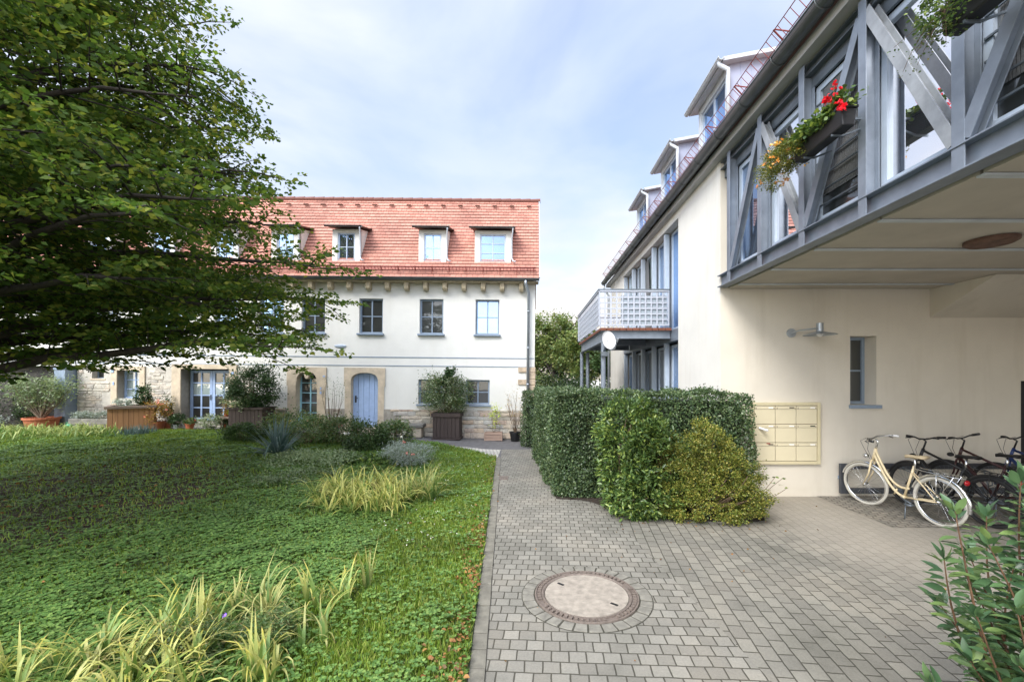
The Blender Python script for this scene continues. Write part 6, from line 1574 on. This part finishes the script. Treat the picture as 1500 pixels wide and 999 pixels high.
CURL = LEAF6*np.array([1, 1, 4.0])+np.array([0, 0, .0])
V, F = leaves(Q, D, unit(Nn), S, CURL, LEAF6F, 1.0)
tag(np_mesh('fallen_leaves', V, F, M['leaf_dry']), 'brown and orange fallen leaves along the kerb and on the lawn', 'leaves', kind='stuff')
# a few weeds in the joint at the kerb and daisies
P = scatter(60000, -3.0, -.4, 5.0, 11, lambda X, Y: .0045*strip(X, Y)); blossoms(P+np.array([0, 0, .05]), .013, 'petal_white', None, 'daisies', 4)
d = bpy.data.objects['daisies']; tag(d, 'tiny white daisies in the grass strip', 'daisies', kind='stuff')

# ------------------------------------------------------------------ window boxes on the bridge
def window_box(y0, y1, z, label, left_mat, right_mat, seedv=0, drip=False):
    x = 2.99; o = root('window_box', (x, (y0+y1)/2, z), label, 'window box')
    mb = MB(); a, b = .08, .06
    mb.prism([(x-b, y0, z), (x+b, y0, z), (x+a, y0, z+.17), (x-a, y0, z+.17)], (0, y1-y0, 0)); mb.build('box', M['black'], o, bevel=.012)
    mb = MB(); mb.box(x-a-.008, x+a+.008, y0-.01, y1+.01, z+.165, z+.19); mb.build('rim', M['black'], o, bevel=.004)
    for yy in (y0+.15, y1-.15):
        mb = MB(); mb.bar((x-a-.01, yy, z+.15), (AX-.02, yy, z+.15), .012, .02); mb.bar((x-b, yy, z-.012), (x+b, yy, z-.012), .012, .02); mb.bar((x+b, yy, z-.01), (AX-.03, yy, z+.06), .012, .016)
        mb.build('bracket', M['steel_dark'], o)
    return o
o = window_box(4.02, 4.74, 4.37, 'black window box with red geraniums and a drooping orange-yellow plant, left of the bridge middle', 0, 0)
P = clumpy(1700, (2.95, 4.35, 4.58), (.12, .38, .10), 24, .25); V, F = leaf_cloud(P, .042, .5, '6', 1.5); np_mesh('foliage', V, F, M['leaf_gloss'], o)
for Q_ in (clumpy(26, (2.93, 4.12, 4.72), (.07, .09, .05), 5, .3), clumpy(10, (2.92, 3.98, 4.56), (.04, .04, .05), 3, .3), np.array([(2.98, 4.2, 4.86), (2.97, 4.18, 4.87), (2.99, 4.22, 4.85)])): blossoms(Q_, .027, 'petal_red', o, 'geranium_bloom')
stems_mesh((2.96, 4.2, 4.5), [(2.98, 4.2, 4.86), (2.95, 4.1, 4.7), (2.92, 4.3, 4.68)], .004, .003).build('flower_stems', M['leaf_gloss'], o)
P = np.concatenate([clumpy(4200, (2.90, 4.85, 4.50), (.20, .30, .17), 50, .17), clumpy(2600, (2.86, 4.98, 4.40), (.18, .28, .17), 34, .18)]); V, F = leaf_cloud(P, .022, .3, '4', .8); np_mesh('drooping_foliage', V, F, M['leaf_box'], o)
blossoms(np.concatenate([clumpy(46, (2.86, 4.93, 4.45), (.22, .34, .20), 20, .1, .85), clumpy(12, (2.92, 4.75, 4.56), (.08, .1, .06), 5, .2)]), .022, 'petal_yellow', o, 'small_blooms')
o = window_box(2.45, 3.05, 4.42, 'black window box with trailing green plant and a red flower at the top right', 0, 0)
P = np.concatenate([clumpy(2300, (2.90, 2.98, 4.58), (.16, .22, .16), 30, .22), clumpy(900, (2.88, 2.65, 4.66), (.14, .3, .08), 16, .22)]); V, F = leaf_cloud(P, .028, .3, '4', .8); np_mesh('foliage', V, F, M['leaf_gloss'], o)
tips = [(2.86+random.uniform(-.1, .06), 3.05+random.uniform(-.12, .22), 4.36+random.uniform(-.06, .16)) for _ in range(14)]
stems_mesh((2.9, 2.98, 4.58), tips, .003, .0015).build('trailing_stems', M['twig'], o)
V, F = leaf_cloud(np.concatenate([np.array(t)+rng.normal(size=(10, 3))*.03 for t in tips]), .02, .3); np_mesh('trailing_foliage', V, F, M['leaf_rose'], o)
blossoms(clumpy(6, (2.88, 2.98, 4.76), (.1, .12, .04), 3, .2), .03, 'petal_red', o, 'blooms')

# ------------------------------------------------------------------ world, sun, camera
w = bpy.data.worlds.new('World'); sc.world = w; w.use_nodes = True; nt = w.node_tree
bg = nt.nodes['Background']
SE, SA = R(42), R(215)     # sun elevation; azimuth it comes from, compass style (clockwise from +Y)
sky = nt.nodes.new('ShaderNodeTexSky'); sky.sky_type = 'NISHITA'; sky.sun_disc = False; sky.sun_elevation = SE; sky.sun_rotation = SA; sky.air_density = 1.0; sky.dust_density = 1.5
tc = nt.nodes.new('ShaderNodeTexCoord')
# clouds on a plane high above: direction / (z + c)
sep = nt.nodes.new('ShaderNodeSeparateXYZ'); nt.links.new(tc.outputs['Generated'], sep.inputs[0])
zz = mathn(nt, 'ADD', mathn(nt, 'MAXIMUM', sep.outputs[2], 0.0), .22)
cb = nt.nodes.new('ShaderNodeCombineXYZ'); nt.links.new(mathn(nt, 'DIVIDE', sep.outputs[0], zz), cb.inputs[0]); nt.links.new(mathn(nt, 'DIVIDE', sep.outputs[1], zz), cb.inputs[1]); cb.inputs[2].default_value = 9.4
n1 = noise(nt, 1.15, 7, .52, cb.outputs[0], .35); n2 = noise(nt, .9, 4, .45, cb.outputs[0], .1)
cov = ramp(nt, [(.36, (.5,.5,.5)), (.52, (.95,.95,.95)), (.62, (1,1,1))], n1.outputs[0])
ccol = ramp(nt, [(.3, (3.7, 4.4, 5.8)), (.45, (4.7, 5.15, 6.2)), (.56, (5.9, 6.0, 6.4))], n2.outputs[0])
warm = nt.nodes.new('ShaderNodeMapRange'); nt.links.new(sep.outputs[2], warm.inputs[0]); warm.inputs[1].default_value = 0; warm.inputs[2].default_value = .42; warm.inputs[3].default_value = 1; warm.inputs[4].default_value = 0
cc = mix(nt, ccol.outputs[0], (5.9, 5.3, 4.5), mathn(nt, 'MULTIPLY', warm.outputs[0], 1.0))
skyb = mix(nt, sky.outputs[0], (1.5, 1.55, 1.6), 1.0, 'MULTIPLY')
dt = nt.nodes.new('ShaderNodeVectorMath'); dt.operation = 'DOT_PRODUCT'; nt.links.new(tc.outputs['Generated'], dt.inputs[0])
dt.inputs[1].default_value = (math.sin(SA)*math.cos(SE), math.cos(SA)*math.cos(SE), math.sin(SE))
gl = nt.nodes.new('ShaderNodeMapRange'); gl.interpolation_type = 'SMOOTHSTEP'; nt.links.new(dt.outputs['Value'], gl.inputs[0])
gl.inputs[1].default_value = .12; gl.inputs[2].default_value = 1.0; gl.inputs[3].default_value = 1.0; gl.inputs[4].default_value = 3.0
gv = nt.nodes.new('ShaderNodeVectorMath'); gv.operation = 'SCALE'; nt.links.new(mix(nt, skyb, cc, cov.outputs[0]), gv.inputs[0]); nt.links.new(gl.outputs[0], gv.inputs[3])
nt.links.new(gv.outputs[0], bg.inputs['Color']); bg.inputs['Strength'].default_value = .1

L = bpy.data.lights.new('sun', 'SUN'); L.energy = 2.0; L.angle = R(26); L.color = (1, .95, .87)
so = bpy.data.objects.new('sun', L); COL.objects.link(so)
dv = Vector((math.sin(SA)*math.cos(SE), math.cos(SA)*math.cos(SE), math.sin(SE)))
so.rotation_euler = dv.to_track_quat('Z', 'Y').to_euler(); so.location = (-10, -12, 14)

cam = bpy.data.cameras.new('camera'); co = bpy.data.objects.new('camera', cam); COL.objects.link(co); sc.camera = co
co.location = (0, 0, 2.0); co.rotation_euler = (R(90), 0, 0)
cam.sensor_width = 36; cam.lens = 630/1500*36; cam.shift_x = -25/1500; cam.shift_y = 55.5/1500; cam.clip_end = 1000; cam.clip_start = .05
sc.view_settings.view_transform = 'Standard'; sc.view_settings.look = 'None'; sc.view_settings.exposure = .95; sc.view_settings.gamma = 1
sc.view_settings.use_curve_mapping = False
sc.cycles.max_bounces = 8; sc.cycles.diffuse_bounces = 4; sc.cycles.transparent_max_bounces = 8; sc.cycles.use_denoising = True
